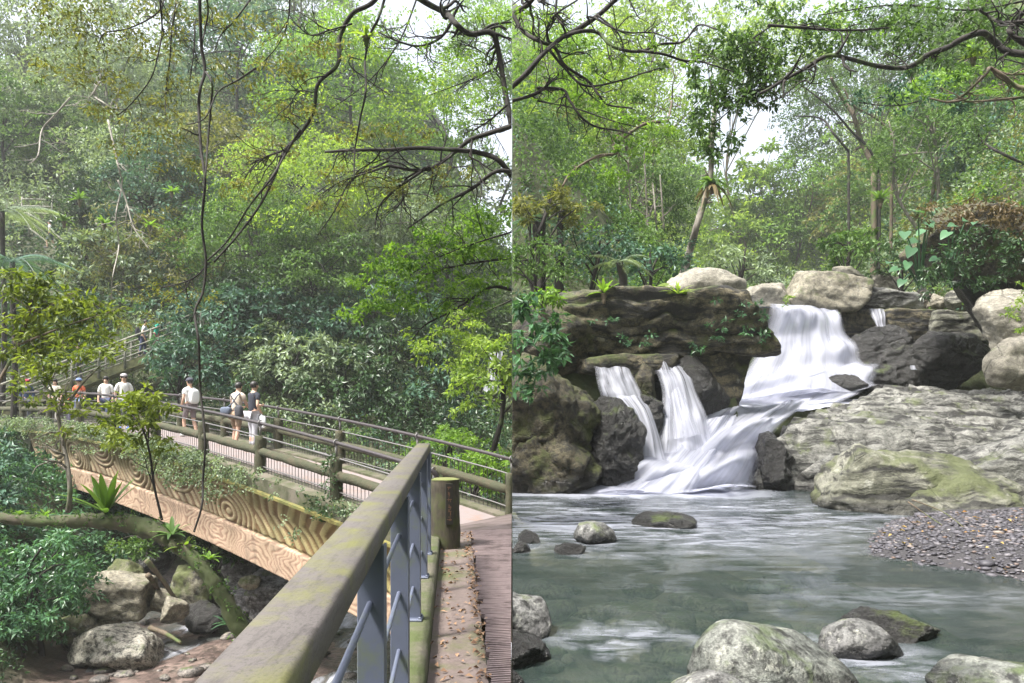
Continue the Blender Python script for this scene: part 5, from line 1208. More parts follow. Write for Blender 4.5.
understory('path_undergrowth', ['dark', 'teal', 'pale'], 260, HL, (-.69, -.58), (38, 49), -1, hmax=.12, seed=6, sr=.4, zlift=-.1)
understory('bank_undergrowth', ['dark', 'teal', 'jade'], 1100, HL, (-.75, -.45), (14, 27), -1, lpx=6, hmax=.5, seed=4, cond=lambda x, y, z: (z > -5.6) & (x < -9.5))
tree_fern('grey-green tree fern with arching fronds at the left edge', 2, 212, 32, 52, seed=3, n=14, pal='pale'); tree_fern('lower tree fern half cut by the left edge', 12, 262, 28, 55, seed=9, n=12, pal='teal')
for i, (px, py, r, lb) in enumerate([(172, 192, 13, 'small green nest fern high on the slope right of the whitish limbs'), (104, 224, 15, 'nest fern amid the whitish limbs'), (150, 226, 13, 'nest fern beside the olive twigs'), (80, 200, 17, 'dark nest fern on the creeper-hung tree'), (64, 222, 15, 'second dark nest fern on the creeper-hung tree')]):
    nest_fern(lb, px, py, 33, r, 'fresh' if i < 3 else 'mid', 18, 60+i)
# whitish dead limbs on the left slope
for i, (pts, lb) in enumerate([([(108, 120), (118, 165), (122, 185), (116, 215), (119, 245), (113, 275), (111, 300)], 'whitish bare stem wriggling down the left slope'), ([(118, 180), (126, 200), (134, 228), (150, 250)], 'short whitish forked stem beside the wriggling one'),
        ([(70, 98), (55, 115), (42, 130), (38, 155), (28, 165)], 'pale bare limb in the upper left'), ([(100, 82), (94, 95), (104, 103), (116, 112)], 'forked pale twig in the upper left')]):
    m = Mesh(); limb(m, pts, 29, 2.0, .9, 70+i, 9, subl=1.6); o = m.build('bare_limb', bark_mat('pale_bark%d' % i, (.2, .185, .15), (.38, .35, .3), 0), side=-1); tag(o, lb, 'branch')
# ivy along the bridge edge
T = thing('ivy', 'small-leaved ivy trailing over the near edge of the footbridge', 'climbing plant'); m = Mesh(); g5 = np.random.default_rng(5)
s_ = np.concatenate([g5.uniform(3, 22, 330), g5.uniform(4.5, 9, 130), g5.uniform(-1.5, 3, 20)]); dr = g5.uniform(0, 1, len(s_))**1.8*(.55+.5*np.clip(fbm(np.stack([s_*.9, 0*s_, 0*s_], 1), 1, 3, 3), -1, 1)); C = BW(s_, -.38-g5.uniform(0, .16, len(s_)), zd(s_)+.16-dr*1.0+.05)
V, Fq, t = sprays(C, .15, 18, .075, .045, flat=.5, seed=77, thick=.3, jitter=.6, nrm=np.tile(-NN*.8+[0, 0, .7], (len(C), 1))); m.add(V, Fq, t); m.build('leaves', LM['pale'], T, smooth=False)
rebase(T)
T = thing('creeper', 'creeper climbing the bridge post beside the handrail', 'climbing plant'); m = Mesh(); C = np.concatenate([BW(np.full(40, .05)+g5.normal(0, .1, 40), np.full(40, -.15)+g5.normal(0, .05, 40), zd(0)+g5.uniform(-.3, .9, 40)), BW(g5.uniform(-1.5, .6, 40), np.full(40, -.35), zd(0)+g5.uniform(-.3, .15, 40))]); V, Fq, t = sprays(C, .12, 12, .07, .04, flat=.5, seed=79, jitter=.7); m.add(V, Fq, t); m.build('leaves', LM['dark'], T, smooth=False); rebase(T)

# mossy fallen trunk across the gorge
T = thing('fallen_tree', 'moss-covered trunk arching across the gorge below the bridge', 'tree trunk'); m = Mesh()
W_ = [P(-30, 512, 11.6), P(10, 519, 11.4), P(60, 521, 11.2), P(110, 521, 11), P(150, 529, 10.8), P(182, 548, 10.6), P(206, 572, 10.4), P(224, 600, 10.3), P(242, 632, 10.2), P(262, 680, 10.1)]
m.add(*tube(W_, [.085, .08, .09, .115, .14, .105, .095, .11, .12, .13], None, 14, n=10, wob=.28, seed=8)); m.build('trunk', BK['moss'], T)
m = Mesh(); C = catmull(W_, n=30); C = C+g5.normal(0, .06, C.shape)+[0, 0, .08]; V, Fq, t = sprays(C[::2], .09, 10, .055, .028, flat=.4, seed=81, jitter=.7); m.add(V, Fq, t); m.build('moss_tufts', LM['mid'], T, smooth=False)
rebase(T)
nest_fern('large bright nest fern rising from the mossy trunk below the girder', 106, 513, 10.9, 50, 'fresh', 17, 91, wr=.075, lift=1.15, droop=.25, root=False)
for i, (px, py, r, lb) in enumerate([(45, 516, 14, 'small fern at the left end of the mossy trunk'), (20, 515, 12, 'smallest fern on the mossy trunk near the left edge'), (172, 535, 26, 'drooping nest fern at the bend of the mossy trunk'), (185, 548, 22, 'bright fern under the bend of the mossy trunk'), (210, 560, 18, 'fern tuft on the falling part of the mossy trunk'), (228, 625, 22, 'dark fern near the foot of the mossy trunk')]):
    nest_fern(lb, px, py, 10.6, r, ['fresh', 'fresh', 'mid', 'lime', 'fresh', 'jade'][i], 13, 100+i, root=False, wr=.09)
# thin foreground saplings
def sapling(label, stems, d, blobs, pal, L, bark='grey', r0=4, r1=2, seed=0, per_px=.06, name='sapling', flat=1.1, side=-1, sub=6, cat='tree', asp=.45, tw=0, depth=.6, subl=.8, group=None, per=14):
    T = thing(name, label, cat, group)
    for i, s in enumerate(stems):
        kk = .78 if name == 'overhanging_branch' else 1; m = Mesh(); limb(m, s[0], d, (s[1] if len(s) > 1 else r0)*kk, (s[2] if len(s) > 2 else r1)*kk, seed+i*7, sub, tw=tw, subl=subl)
        m.build('trunk' if i == 0 and name in ('sapling', 'tree') else 'bough', BK[bark], T, side=side)
    m = Mesh(); blob_leaves(m, blobs, d, L, per_px, flat, seed+3, asp, depth, per); 
    if blobs: m.build('foliage', LM[pal], T, side=side, smooth=False)
    return rebase(T)
sapling('slender pale sapling in front of the left half of the girder', [([(68, 512), (70, 490), (67, 462), (62, 440), (58, 415)], 5, 3.4), ([(58, 415), (70, 400), (84, 382), (100, 366)], 3.4, 1.5), ([(58, 415), (54, 395), (46, 375), (40, 355)], 2.6, 1.3)], 10.5,
        [(50, 358, 42, 12), (90, 345, 40, 12), (30, 380, 25, 10), (105, 410, 30, 9), (60, 400, 40, 8), (90, 430, 30, 6)], 'leaf', .11, seed=5, per_px=.055)
sapling('young tree of broad yellow-green leaves at the left edge', [([(-20, 420), (0, 380), (18, 345), (30, 310), (34, 285)], 4, 2), ([(18, 345), (55, 330), (90, 318), (110, 312)], 2.5, 1), ([(25, 320), (60, 300), (80, 290)], 2, 1)], 11,
        [(22, 282, 32, 14), (45, 300, 42, 16), (80, 312, 40, 14), (20, 322, 30, 14), (70, 335, 50, 12), (20, 350, 30, 10)], 'leaf', .13, 'tan', seed=15, per_px=.06)
sapling('dark thin sapling with broad leaves before the middle of the girder', [([(162, 520), (154, 485), (150, 455), (143, 430), (130, 412)], 2.6, 1.6), ([(148, 445), (150, 425), (160, 410)], 1.5, 1)], 9.5, [(120, 402, 34, 10), (150, 412, 26, 9), (118, 440, 30, 6), (160, 445, 16, 8), (148, 392, 14, 6), (135, 425, 30, 9)], 'leaf', .11, 'dark', seed=25, per_px=.075, sub=3)
# overhanging boughs
sapling('long dark vine hanging from the top edge down past the bridge girder', [([(199, -40), (201, 40), (205, 70), (200, 90), (199, 110), (201, 150), (205, 180), (202, 225), (206, 260), (203, 292), (195, 312), (199, 345), (200, 385), (205, 440), (203, 480), (202, 505), (194, 532)], 3.4, 2.0),
        ([(206, 72), (212, 84), (211, 105), (208, 140), (206, 170), (204, 200)], 2.4, 1.6), ([(256, 68), (238, 80), (218, 92), (205, 118), (186, 125)], 2.2, 1), ([(203, -20), (208, 8), (205, 30), (201, 45)], 2, 1.6), ([(300, 130), (285, 155), (270, 180), (250, 205), (228, 240), (206, 262)], 2.5, 1.6)], 7, [], 'olive', .05, 'dark', name='hanging_vine', cat='vine', sub=2, seed=35, subl=.35)
sapling('twisted dark bough curling down from the top centre-left', [([(400, -40), (375, 0), (352, 14), (339, 40), (338, 64), (318, 84), (314, 110), (302, 132), (285, 150), (275, 175), (260, 205), (238, 235), (214, 262)], 6.5, 2.4), ([(314, 92), (298, 92), (290, 110), (300, 118)], 2.4, 1.2), ([(285, 150), (262, 158), (250, 165)], 3, 1.5), ([(352, 24), (330, 30), (310, 35), (290, 18)], 2.4, 1.2)], 7.6,
        [(330, 50, 24, 12), (300, 110, 26, 12), (270, 150, 28, 12), (250, 190, 26, 12), (290, 70, 24, 12)], 'olive', .05, 'dark', name='overhanging_branch', cat='branch', sub=16, seed=45, subl=.7)
T_ = sapling('thin dark stem carrying a nest fern left of the white sky gap', [([(395, -40), (380, 14), (370, 35), (365, 62), (366, 90), (360, 120), (355, 150), (354, 178)], 3.6, 2), ([(362, 60), (350, 58), (352, 68), (375, 85), (390, 95)], 1.6, 1.2)], 7.8, [], 'olive', .05, 'dark', name='overhanging_branch', cat='branch', sub=5, seed=55, subl=.5)
nest_fern('yellowish nest fern perched on the thin stem at the top', 366, 37, 7.75, 22, 'lime', 16, 111, lift=.8, droop=.6)
sapling('thick crooked bough in the upper right of the bridge view', [([(405, -10), (430, 5), (447, 14), (456, 24), (470, 34), (492, 33), (499, 55), (505, 90), (511, 125)], 8, 7), ([(452, 22), (440, 38), (420, 46), (400, 42), (378, 32)], 4, 2), ([(494, 60), (475, 48), (460, 44)], 2, 1), ([(507, 105), (490, 120), (475, 130)], 3, 1.5)], 8.5, [(440, 50, 30, 14), (480, 60, 24, 14), (490, 15, 26, 12), (470, 110, 30, 14), (420, 70, 24, 10), (495, 90, 18, 14)], 'fresh', .05, 'dark', name='overhanging_branch', cat='branch', sub=14, seed=65, subl=.8)
sapling('heavy horizontal boughs reaching left from the middle of the photo', [([(512, 126), (490, 133), (470, 140), (455, 152), (432, 168), (410, 170), (390, 166), (370, 172)], 7, 3), ([(512, 176), (498, 160), (480, 153), (455, 150), (420, 148), (385, 150), (355, 150), (325, 152)], 8, 3), ([(430, 166), (412, 178), (395, 190), (380, 205), (375, 225)], 4, 1.6), ([(425, 168), (405, 180), (402, 200), (392, 212)], 3.4, 1.6),
        ([(512, 172), (495, 172), (470, 190), (445, 202), (428, 214), (408, 228)], 6, 1.8), ([(370, 172), (340, 182), (318, 196)], 2.4, 1), ([(390, 160), (352, 180), (335, 210), (318, 235)], 3, 1.2)], 8.2, [(350, 175, 30, 12), (385, 185, 30, 14), (420, 190, 30, 12), (330, 205, 26, 12), (450, 175, 24, 10), (400, 135, 40, 10), (350, 130, 30, 10)], 'olive', .05, 'dark', name='overhanging_branch', cat='branch', sub=8, seed=75, subl=1.0, tw=-.35)
def hanging(label, blobs, d, pal, L, stems=(), seed=0, **k): return sapling(label, [(s, 2.4, 1.2) if not isinstance(s, tuple) else s for s in stems] or [([(blobs[0][0], -20), (blobs[0][0]+5, 20), (blobs[0][0]+8, 60)], 2, 1)], d, blobs, pal, L, 'dark', name='overhanging_branch', cat='branch', seed=seed, **k)
hanging('curtain of brownish olive leaves hanging in the top left', [(60, 12, 45, 20), (110, 22, 45, 20), (150, 45, 45, 18), (75, 72, 45, 14), (110, 85, 30, 10), (165, 12, 40, 16), (60, 55, 30, 14), (130, 110, 45, 16), (150, 140, 45, 16), (175, 90, 30, 20), (225, 20, 30, 16), (235, 70, 30, 18), (180, 165, 30, 12)], 8.6, 'olive', .06,
        [[(166, -10), (158, 12), (130, 28), (105, 33), (98, 45)], [(160, 0), (162, 30), (158, 55), (150, 80), (130, 105), (118, 115)], [(180, -20), (172, 30), (170, 60), (166, 90), (165, 115)], [(256, -8), (235, 20), (221, 35), (215, 50)], [(195, 20), (194, 50), (190, 80)]], seed=85, per_px=.045, sub=8, per=12)
hanging('sparse olive-brown sprays around the long vine at mid height', [(190, 300, 36, 12), (150, 290, 40, 12), (130, 320, 30, 10), (260, 110, 34, 18), (285, 60, 30, 18), (270, 30, 30, 16)], 9, 'olive', .055, [[(290, -10), (288, 20), (278, 45), (256, 70)], [(210, 262), (190, 280), (150, 290)]], seed=86, per_px=.04, sub=6, per=12)
hanging('layered maple-like spray of green leaves reaching in from the middle', [(490, 215, 45, 12), (455, 232, 45, 12), (425, 250, 45, 12), (475, 255, 50, 12), (395, 268, 42, 11), (440, 278, 50, 12), (370, 285, 30, 9), (490, 285, 40, 12), (400, 300, 45, 11), (450, 305, 40, 10), (370, 305, 30, 8), (345, 315, 22, 7)], 8.8, 'fresh', .07,
        [([(512, 258), (480, 262), (440, 270), (410, 280)], 3.5, 1.5), ([(512, 290), (492, 287), (470, 300), (450, 312), (425, 325), (412, 340)], 5, 1.5), ([(512, 232), (470, 245), (430, 262), (390, 290)], 2.6, 1)], seed=87, per_px=.085, sub=8, per=16)
hanging('lime leafy twigs hanging behind the maple-like spray', [(430, 335, 28, 12), (460, 330, 30, 12), (420, 355, 20, 10), (445, 365, 26, 8), (478, 350, 16, 10)], 12, 'lime', .09, [[(512, 300), (470, 318), (440, 330)]], seed=88, per_px=.06, sub=3)
hanging('bright thin-leaved canopy twigs across the top centre', [(300, 95, 40, 24), (345, 45, 40, 26), (330, 130, 40, 18), (400, 100, 50, 20), (460, 75, 40, 20), (430, 20, 40, 14), (490, 20, 30, 16), (300, 170, 40, 18), (350, 200, 45, 16), (280, 215, 36, 16), (470, 110, 36, 16)], 11, 'lime', .06, [[(420, -10), (400, 40), (370, 80), (330, 110)], [(512, 60), (470, 80), (430, 95)]], seed=89, per_px=.034, sub=12, per=11)
tree('reaching tree over the left slope with small pale leaves', 30, 200, 90, 70, 'pale', d=24, cov=1.2, bark='grey') if False else None

# ------------------------------------------------ RIGHT: forest of the cascade valley
GR = 'trees along the cascade valley'
for a in [
 ('dense green tree at the left of the valley, low behind the ledge', 545, 205, 130, 150, 'mid', 4), ('tall pale-leaved tree behind the thick left bough', 560, 90, 150, 150, 'fresh', 8), ('light tree under the criss-cross boughs', 625, 130, 140, 130, 'lime', 7),
 ('grove tree with thin upright stems behind the ledge', 640, 205, 120, 110, 'mid', 5), ('pale green tree left of the leaning trunk', 675, 185, 90, 120, 'fresh', 6), ('airy bright tree behind the leaning trunk', 735, 240, 90, 90, 'lime', 4),
 ('faded tree at the top by the sky gap', 650, 40, 130, 110, 'lime', 10), ('hazy far tree low in the bright valley centre', 760, 225, 80, 70, 'fresh', 5),
 ('tall yellowish tree right of the sky gap', 770, 60, 110, 120, 'lime', 10), ('light green tree above the peaked light boulder', 810, 195, 110, 110, 'fresh', 5), ('feathery light green tree on the right slope foot', 820, 250, 120, 80, 'fresh', 3),
 ('dark-leaved tree behind the long right bough', 850, 130, 130, 120, 'mid', 7), ('green tree at the top right behind the boughs', 900, 60, 150, 120, 'mid', 9), ('tree in the far top right corner', 990, 60, 120, 140, 'mid', 8),
 ('tree with slender white trunks on the right slope', 930, 150, 120, 90, 'mid', 6), ('bushy tree on the right edge above the mossy mound', 1000, 150, 110, 100, 'teal', 4), ('olive-green tree left of the mossy mound', 870, 215, 110, 90, 'olive', 3.5), ('tree low behind the row of stones', 880, 258, 100, 60, 'mid', 2),
 ('shadowed tree left under the criss-cross boughs', 530, 150, 80, 120, 'olive', 5), ('pale silvery tree behind the ledge at the far left', 560, 225, 90, 70, 'pale', 3.5),
 ('far lime tree just right of the leaning trunk top', 762, 190, 80, 70, 'lime', 2.5), ('far pale tree at the valley floor centre', 770, 235, 70, 60, 'fresh', 1.5),
 ('soft green tree bulging over the right slope middle', 900, 200, 120, 90, 'mid', 4), ('bright tree above the slender white trunks', 950, 100, 120, 80, 'fresh', 7), ('green tree low at the centre-right of the slope', 835, 225, 100, 80, 'mid', 4)]:
    lb, px, py, w, h, pal, Hc = a
    tree(lb, px, py, w*1.12, h*1.15, pal, Hc=Hc, bark='tan' if pal in ('fresh', 'lime') else 'grey', group=GR, cov=2.0, H=HR, side=1, ntr=2 if 'stems' in lb or 'trunks' in lb else 1)
for a in [('bluish bush behind the ledge left of the pinkish tan boulder', 650, 262, 80, 50, 'teal', 20), ('pale bush above the ledge with drooping white-edged leaves', 600, 255, 90, 55, 'teal', 19), ('drooping olive bush over the two brown trunks', 552, 212, 90, 60, 'olive', 18.6), ('dark bush at the left edge above the shrub', 535, 265, 80, 60, 'mid', 17.5), ('grey-green bush right of the pinkish tan boulder', 745, 262, 70, 45, 'pale', 26),
          ('soft bush behind the pale flat stones', 765, 278, 50, 30, 'pale', 28), ('feathery green bush hanging over the row of stones', 850, 250, 80, 50, 'mid', 25), ('dark bush left of the mossy mound', 905, 262, 60, 50, 'dark', 23.5)]:
    shrub(a[0], *a[1:5], a[5], d=a[6], H=HR, side=1, cov=2.2, bark='dark')
understory('valley_undergrowth', ['mid', 'teal', 'fresh', 'olive', 'pale'], 8500, HR, (.0, .72), (16.5, 100), 1, hmax=1.6, seed=13, cond=lambda x, y, z: (z > 2.5) & ((y > 25) | (x < 5.6) & (z > 1.9) | (x > 10.5+.1*(y-16))) & ((y > 17) | (x > 9)) & (np.abs(x/y-.375) > .045-.0*y))
# leafy shrub at the left edge
shrub('glossy dark-green shrub with pale-edged leaves at the left edge of the cascade view', 534, 335, 72, 84, 'jade', d=10.5, H=HR, side=1, lpx=10, cov=3.6, asp=.5, base=P(530, 372, 11), flat=1.1, per=16, trunk=False, low=-1)
shrub('small leafy tuft above the mossy boulder at the left edge', 522, 380, 40, 46, 'jade', d=10.6, H=HR, side=1, lpx=9, cov=1.8, asp=.5, base=P(520, 420, 11), per=14, trunk=False, low=-1)
shrub('yellow-green tuft on the left end of the ledge', 548, 300, 40, 22, 'fresh', d=13.5, H=HR, side=1, lpx=8, cov=2, base=P(548, 318, 13.7), per=16)
nest_fern('bright nest fern rooted on the ledge front', 604, 294, 14.6, 24, 'fresh', 20, 201, side=1); nest_fern('yellow-green grassy fern on the ledge below the pinkish tan boulder', 678, 294, 14.4, 22, 'lime', 24, 202, side=1, root=False, wr=.04)
T = thing('taro_plant', 'small bright heart-leaved plant on the ledge beside the grassy fern', 'plant'); m = Mesh(); g6 = np.random.default_rng(6)
for i in range(11):
    c = P(655+g6.normal(0, 9), 290+g6.normal(0, 4), 15+g6.normal(0, .15)); big_leaf(m, c, (g6.normal(), -.4+g6.normal()*.4, .1), (g6.normal()*.3, -.5, 1), .22, .2, g6.uniform(.4, .9))
m.build('leaves', LM['lime'], T); rebase(T)
def taro(label, spots, d, size, pal, seed, base):
    T = thing('taro_plant', label, 'plant'); g = np.random.default_rng(seed); m = Mesh(); B = P(*base, d+.3)
    for (px, py, s) in spots:
        c = P(px, py, d+g.normal(0, .25)); big_leaf(m, c, (-.5+g.normal(0, .5), -.6, -.35+g.normal(0, .3)), (g.normal(0, .3), -.6, .8), size*s, size*s*.8, g.uniform(.3, .9)); st = Mesh(); st.add(*tube([B, (B+c)/2+[0, 0, .25], c], .02, .012, 5, n=5, cap=False), tint=.5); st.build('stem', LM[pal], T)
    m.build('leaves', LM[pal], T); return rebase(T)
taro('cluster of big drooping elephant-ear leaves on the left of the mossy mound', [(905, 232, 1), (918, 212, 1.1), (934, 208, .9), (925, 230, 1), (912, 248, 1), (898, 268, .8), (903, 280, .8), (890, 262, .7), (908, 262, .8), (928, 222, .9), (917, 240, .9)], 17.5, .34, 'jade', 7, (920, 290))
taro('second group of elephant-ear leaves across the front of the mossy mound', [(948, 232, .9), (955, 225, .8), (966, 220, .7), (943, 245, .8), (950, 250, .8), (975, 222, .6), (937, 258, .7)], 16.5, .32, 'jade', 8, (950, 285))
# mossy overhanging mound with a cave below
L('overhanging_rock', 'rounded overhanging mound of earth and roots above a dark cave at the right', 905, 198, 1075, 300, 19.0, RK['cliffm'], .7, bury=-.15, seed=151, sub=6, planes=14, rough=.07)
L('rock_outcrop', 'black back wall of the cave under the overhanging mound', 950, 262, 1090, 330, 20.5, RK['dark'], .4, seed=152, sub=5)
m = Mesh(); blob_leaves(m, [(940, 215, 26, 14), (985, 208, 40, 12), (1010, 225, 26, 14)], 17.2, .13, .09, .6, 31, .4, .7); T = thing('creeper', 'reddish-green creeper and dry roots over the top of the overhanging mound', 'climbing plant'); m.build('leaves', LM['rust'], T, side=1, smooth=False); rebase(T)
m = Mesh(); blob_leaves(m, [(990, 242, 36, 18), (950, 262, 26, 20), (1010, 262, 16, 12), (970, 280, 30, 10), (930, 285, 14, 14)], 16.3, .12, .08, .5, 32, .45, .5); T = thing('creeper', 'dark leafy creeper covering the face of the overhanging mound', 'climbing plant'); m.build('leaves', LM['dark'], T, side=1, smooth=False); rebase(T)
m = Mesh(); blob_leaves(m, [(1015, 310, 12, 14), (1018, 335, 6, 10), (1020, 290, 8, 10)], 14, .09, .08, .8, 33); T = thing('creeper', 'lime leafy twigs hanging at the right edge above the tan boulder', 'climbing plant'); m.build('leaves', LM['lime'], T, side=1, smooth=False); rebase(T)
m = Mesh(); blob_leaves(m, [(748, 318, 20, 10), (722, 330, 18, 9), (758, 332, 12, 12), (700, 345, 12, 6), (740, 300, 26, 4), (640, 335, 20, 10), (600, 318, 16, 6)], 14.3, .085, .05, .4, 34, .5, .12); T = thing('creeper', 'small-leaved creeper trailing over the front of the big ledge', 'climbing plant'); m.build('leaves', LM['jade'], T, side=1, smooth=False); rebase(T)
m = Mesh(); blob_leaves(m, [(790, 296, 10, 8)], 22.0, .11, .08, .6, 35); T = thing('creeper', 'bright tuft clinging to the wedge boulder by the tall waterfall', 'climbing plant'); m.build('leaves', LM['lime'], T, side=1, smooth=False); rebase(T)
# leaning trunk with hanging fern clump
T = thing('tree', 'leaning grey tree trunk wrapped in epiphytes left of the bright valley centre', 'tree'); m = Mesh(); limb(m, [(683, 275), (690, 250), (697, 225), (706, 195), (711, 170), (712, 140), (716, 100)], 21, 8, 4.5, 9, 8, subl=1.2); m.build('trunk', BK['grey'], T, side=1)
m = Mesh(); blob_leaves(m, [(684, 248, 12, 14), (690, 262, 10, 8)], 20.8, .13, .12, .3, 36, .4, .3); m.build('climbing_leaves', LM['teal'], T, side=1, smooth=False); rebase(T)
nest_fern('shaggy hanging nest fern high on the leaning trunk', 712, 184, 20.7, 24, 'mid', 34, 211, side=1, lift=.6, droop=.9)
T = thing('dead_fronds', 'brown dead fronds drooping below the shaggy nest fern', 'fern'); m = Mesh(); rosette(m, P(712, 186, 20.6), .62, 16, .045, .15, 212, 1.4); m.build('fronds', LM['rust'], T); rebase(T)
# boughs, top left of the right view (pixel stations read off the photo)
z4 = lambda pts: [(512+x/3.97, y/3.97) for x, y in pts]
q4 = lambda pts: [(768+x/3.97, y/3.97) for x, y in pts]
sapling('tangle of dark crooked boughs entering from the middle of the photo', [(z4([(0, 345), (60, 290), (100, 240), (150, 190), (200, 150), (270, 125), (340, 130), (400, 185), (500, 205), (590, 175), (680, 165), (740, 100), (810, 115)]), 7, 2), (z4([(0, 50), (40, 120), (100, 160), (170, 190), (210, 260), (300, 320), (340, 370), (380, 415), (480, 430)]), 6, 2),
      (z4([(180, -40), (175, 60), (200, 100), (220, 150)]), 3, 3), (z4([(220, 140), (330, 70), (420, -10), (450, -60)]), 7, 5), (z4([(330, 70), (400, 110), (470, 130), (560, 130), (640, 160)]), 3, 1.5), (z4([(500, 200), (600, 215), (680, 240), (750, 245), (800, 260), (880, 285)]), 4, 1.5),
      (z4([(150, 200), (200, 260), (290, 340), (430, 320), (520, 290), (590, 270)]), 4, 1.5), (z4([(100, 350), (200, 355), (230, 400), (280, 470), (340, 505), (430, 520), (480, 535)]), 4, 2), (z4([(0, 400), (100, 370), (170, 310)]), 5, 2.5), (z4([(130, 0), (100, -20), (60, 20), (0, 60)]), 5, 7), (z4([(150, 190), (140, 120), (170, 60), (260, 0)]), 4, 2), (z4([(340, 60), (420, 130), (440, 200), (400, 240)]), 3, 1)], 8, [(545, 15, 26, 12), (585, 45, 24, 10), (625, 55, 26, 9), (665, 45, 22, 8), (555, 75, 24, 9), (610, 100, 26, 8), (690, 60, 18, 7), (530, 60, 16, 10)], 'fresh', .06, 'dark', name='overhanging_branch', cat='branch', sub=9, seed=301, side=1, subl=.7, per_px=.028)
sapling('arched grey bough crossing low under the dark tangle', [(z4([(620, 480), (520, 495), (430, 560), (410, 610), (340, 620), (240, 680), (200, 740)]), 4.5, 3), (z4([(410, 610), (400, 560), (430, 525)]), 3, 2), (z4([(620, 480), (635, 400), (640, 330), (670, 280)]), 2.5, 1)], 12, [], 'fresh', .06, 'tan', name='overhanging_branch', cat='branch', sub=6, seed=302, side=1)
hanging('flat sprays of vivid green leaves under the dark tangle', [(560, 95, 30, 8), (600, 110, 36, 8), (640, 122, 30, 8), (620, 140, 36, 8), (660, 130, 20, 6), (580, 80, 30, 9), (545, 92, 22, 8), (640, 150, 26, 6), (600, 172, 30, 7), (615, 178, 20, 6)], 11.5, 'fresh', .085, [(z4([(100, 400), (250, 430), (400, 480), (560, 520)]), 2.5, 1)], seed=303, side=1, per_px=.075, sub=4)
hanging('thin lime canopy behind the dark tangle of boughs', [(540, 20, 30, 20), (590, 20, 35, 18), (640, 30, 35, 20), (560, 60, 35, 16), (620, 65, 35, 14), (520, 100, 20, 20), (670, 20, 20, 14), (600, 90, 30, 12), (680, 95, 14, 10)], 14, 'lime', .08, seed=304, side=1, per_px=.04, sub=6)
hanging('dark drooping foliage column hanging left of the bright valley centre', [(728, 50, 26, 22), (745, 75, 30, 20), (712, 100, 18, 22), (735, 100, 26, 16), (700, 130, 14, 20), (715, 148, 14, 12), (760, 95, 20, 12), (730, 142, 14, 10), (695, 75, 12, 8), (750, 48, 20, 14), (700, 150, 10, 8), (768, 60, 20, 20)], 11, 'deep', .10,
        [(q4([(30, 340), (-40, 360), (-60, 400), (-150, 420)]), 3, 1.5), ([(768, 88), (745, 95), (728, 112), (712, 125)], 3, 1.2), ([(780, 20), (750, 40), (720, 60)], 2.5, 1)], seed=305, side=1, per_px=.085, sub=6)
hanging('sparse dark leaves on twigs beside the dark foliage column', [(690, 68, 10, 5), (600, 68, 8, 5), (735, 78, 8, 5), (690, 80, 10, 5), (640, 95, 10, 4), (660, 66, 6, 4), (740, 40, 10, 5), (755, 5, 20, 5)], 8.2, 'deep', .07, [(z4([(700, 130), (720, 250), (700, 300)]), 1.2, .8)], seed=306, side=1, per_px=.08, sub=2)
sapling('long sinuous dark bough sweeping across the upper right', [(q4([(-30, 370), (0, 355), (60, 320), (150, 270), (240, 220), (330, 235), (450, 265), (560, 265), (640, 215), (720, 185), (780, 150), (850, 130), (900, 165), (950, 205), (1040, 218)]), 3.5, 9), (q4([(150, 270), (185, 290), (170, 330), (140, 320), (60, 380), (20, 400)]), 2, 1.2), (q4([(560, 265), (520, 230), (470, 200)]), 2, 1)], 10, [], 'mid', .06, 'dark', name='overhanging_branch', cat='branch', sub=10, seed=307, side=1)
sapling('stout bough at the upper right edge with broken end', [(q4([(640, 390), (740, 400), (860, 300), (880, 270), (930, 300), (980, 340), (1040, 352)]), 2, 7), (q4([(770, 405), (870, 400), (1040, 383)]), 2, 4), (q4([(880, 270), (960, 295), (1040, 290)]), 2, 3)], 11, [], 'mid', .06, 'tan', name='overhanging_branch', cat='branch', sub=6, seed=308, side=1)
sapling('dark mossy limb in the top right corner', [(q4([(840, 40), (870, 60), (930, 90), (1040, 84)]), 3, 5), (q4([(1040, 20), (980, 90), (960, 130), (1040, 190)]), 6, 6), (q4([(0, 100), (300, 120), (480, 110)]), 4, 2)], 9.5, [], 'mid', .06, 'dark', name='overhanging_branch', cat='branch', sub=8, seed=309, side=1)
hanging('dark green canopy clumps along the top right', [(790, 20, 30, 18), (830, 35, 35, 18), (870, 12, 40, 14), (800, 50, 30, 12), (850, 45, 30, 12), (905, 15, 30, 14), (930, 35, 30, 16), (960, 10, 35, 14), (1000, 25, 30, 18), (890, 40, 30, 14), (930, 60, 30, 12), (780, 75, 25, 12), (985, 45, 30, 10)], 10.5, 'deep', .085, [(q4([(1040, 0), (800, 40), (500, 20), (200, 60)]), 3, 1.5)], seed=310, side=1, per_px=.055, sub=10)
hanging('fresh green leaves lit from behind near the top right', [(840, 15, 25, 12), (895, 25, 25, 10), (960, 70, 30, 14), (1000, 90, 26, 12), (930, 90, 30, 10), (820, 30, 20, 8)], 12.5, 'fresh', .09, [(q4([(1040, 260), (900, 230), (700, 240)]), 2, 1)], seed=311, side=1, per_px=.05, sub=5)
hanging('grey-green leaf layer under the long sinuous bough', [(900, 95, 40, 14), (950, 100, 30, 12), (870, 100, 30, 10), (930, 75, 30, 10), (985, 105, 30, 12)], 14, 'teal', .1, [(q4([(640, 390), (500, 420), (300, 400)]), 2, 1)], seed=312, side=1, per_px=.05, sub=5)
nest_fern('yellow-green nest fern beside the hump of the long bough', 973, 58, 10.6, 20, 'lime', 22, 221, side=1)
nest_fern('dark nest fern half way up the right slope', 880, 200, 24, 20, 'mid', 22, 222, side=1)
GT = 'slender trunks on the right slope'
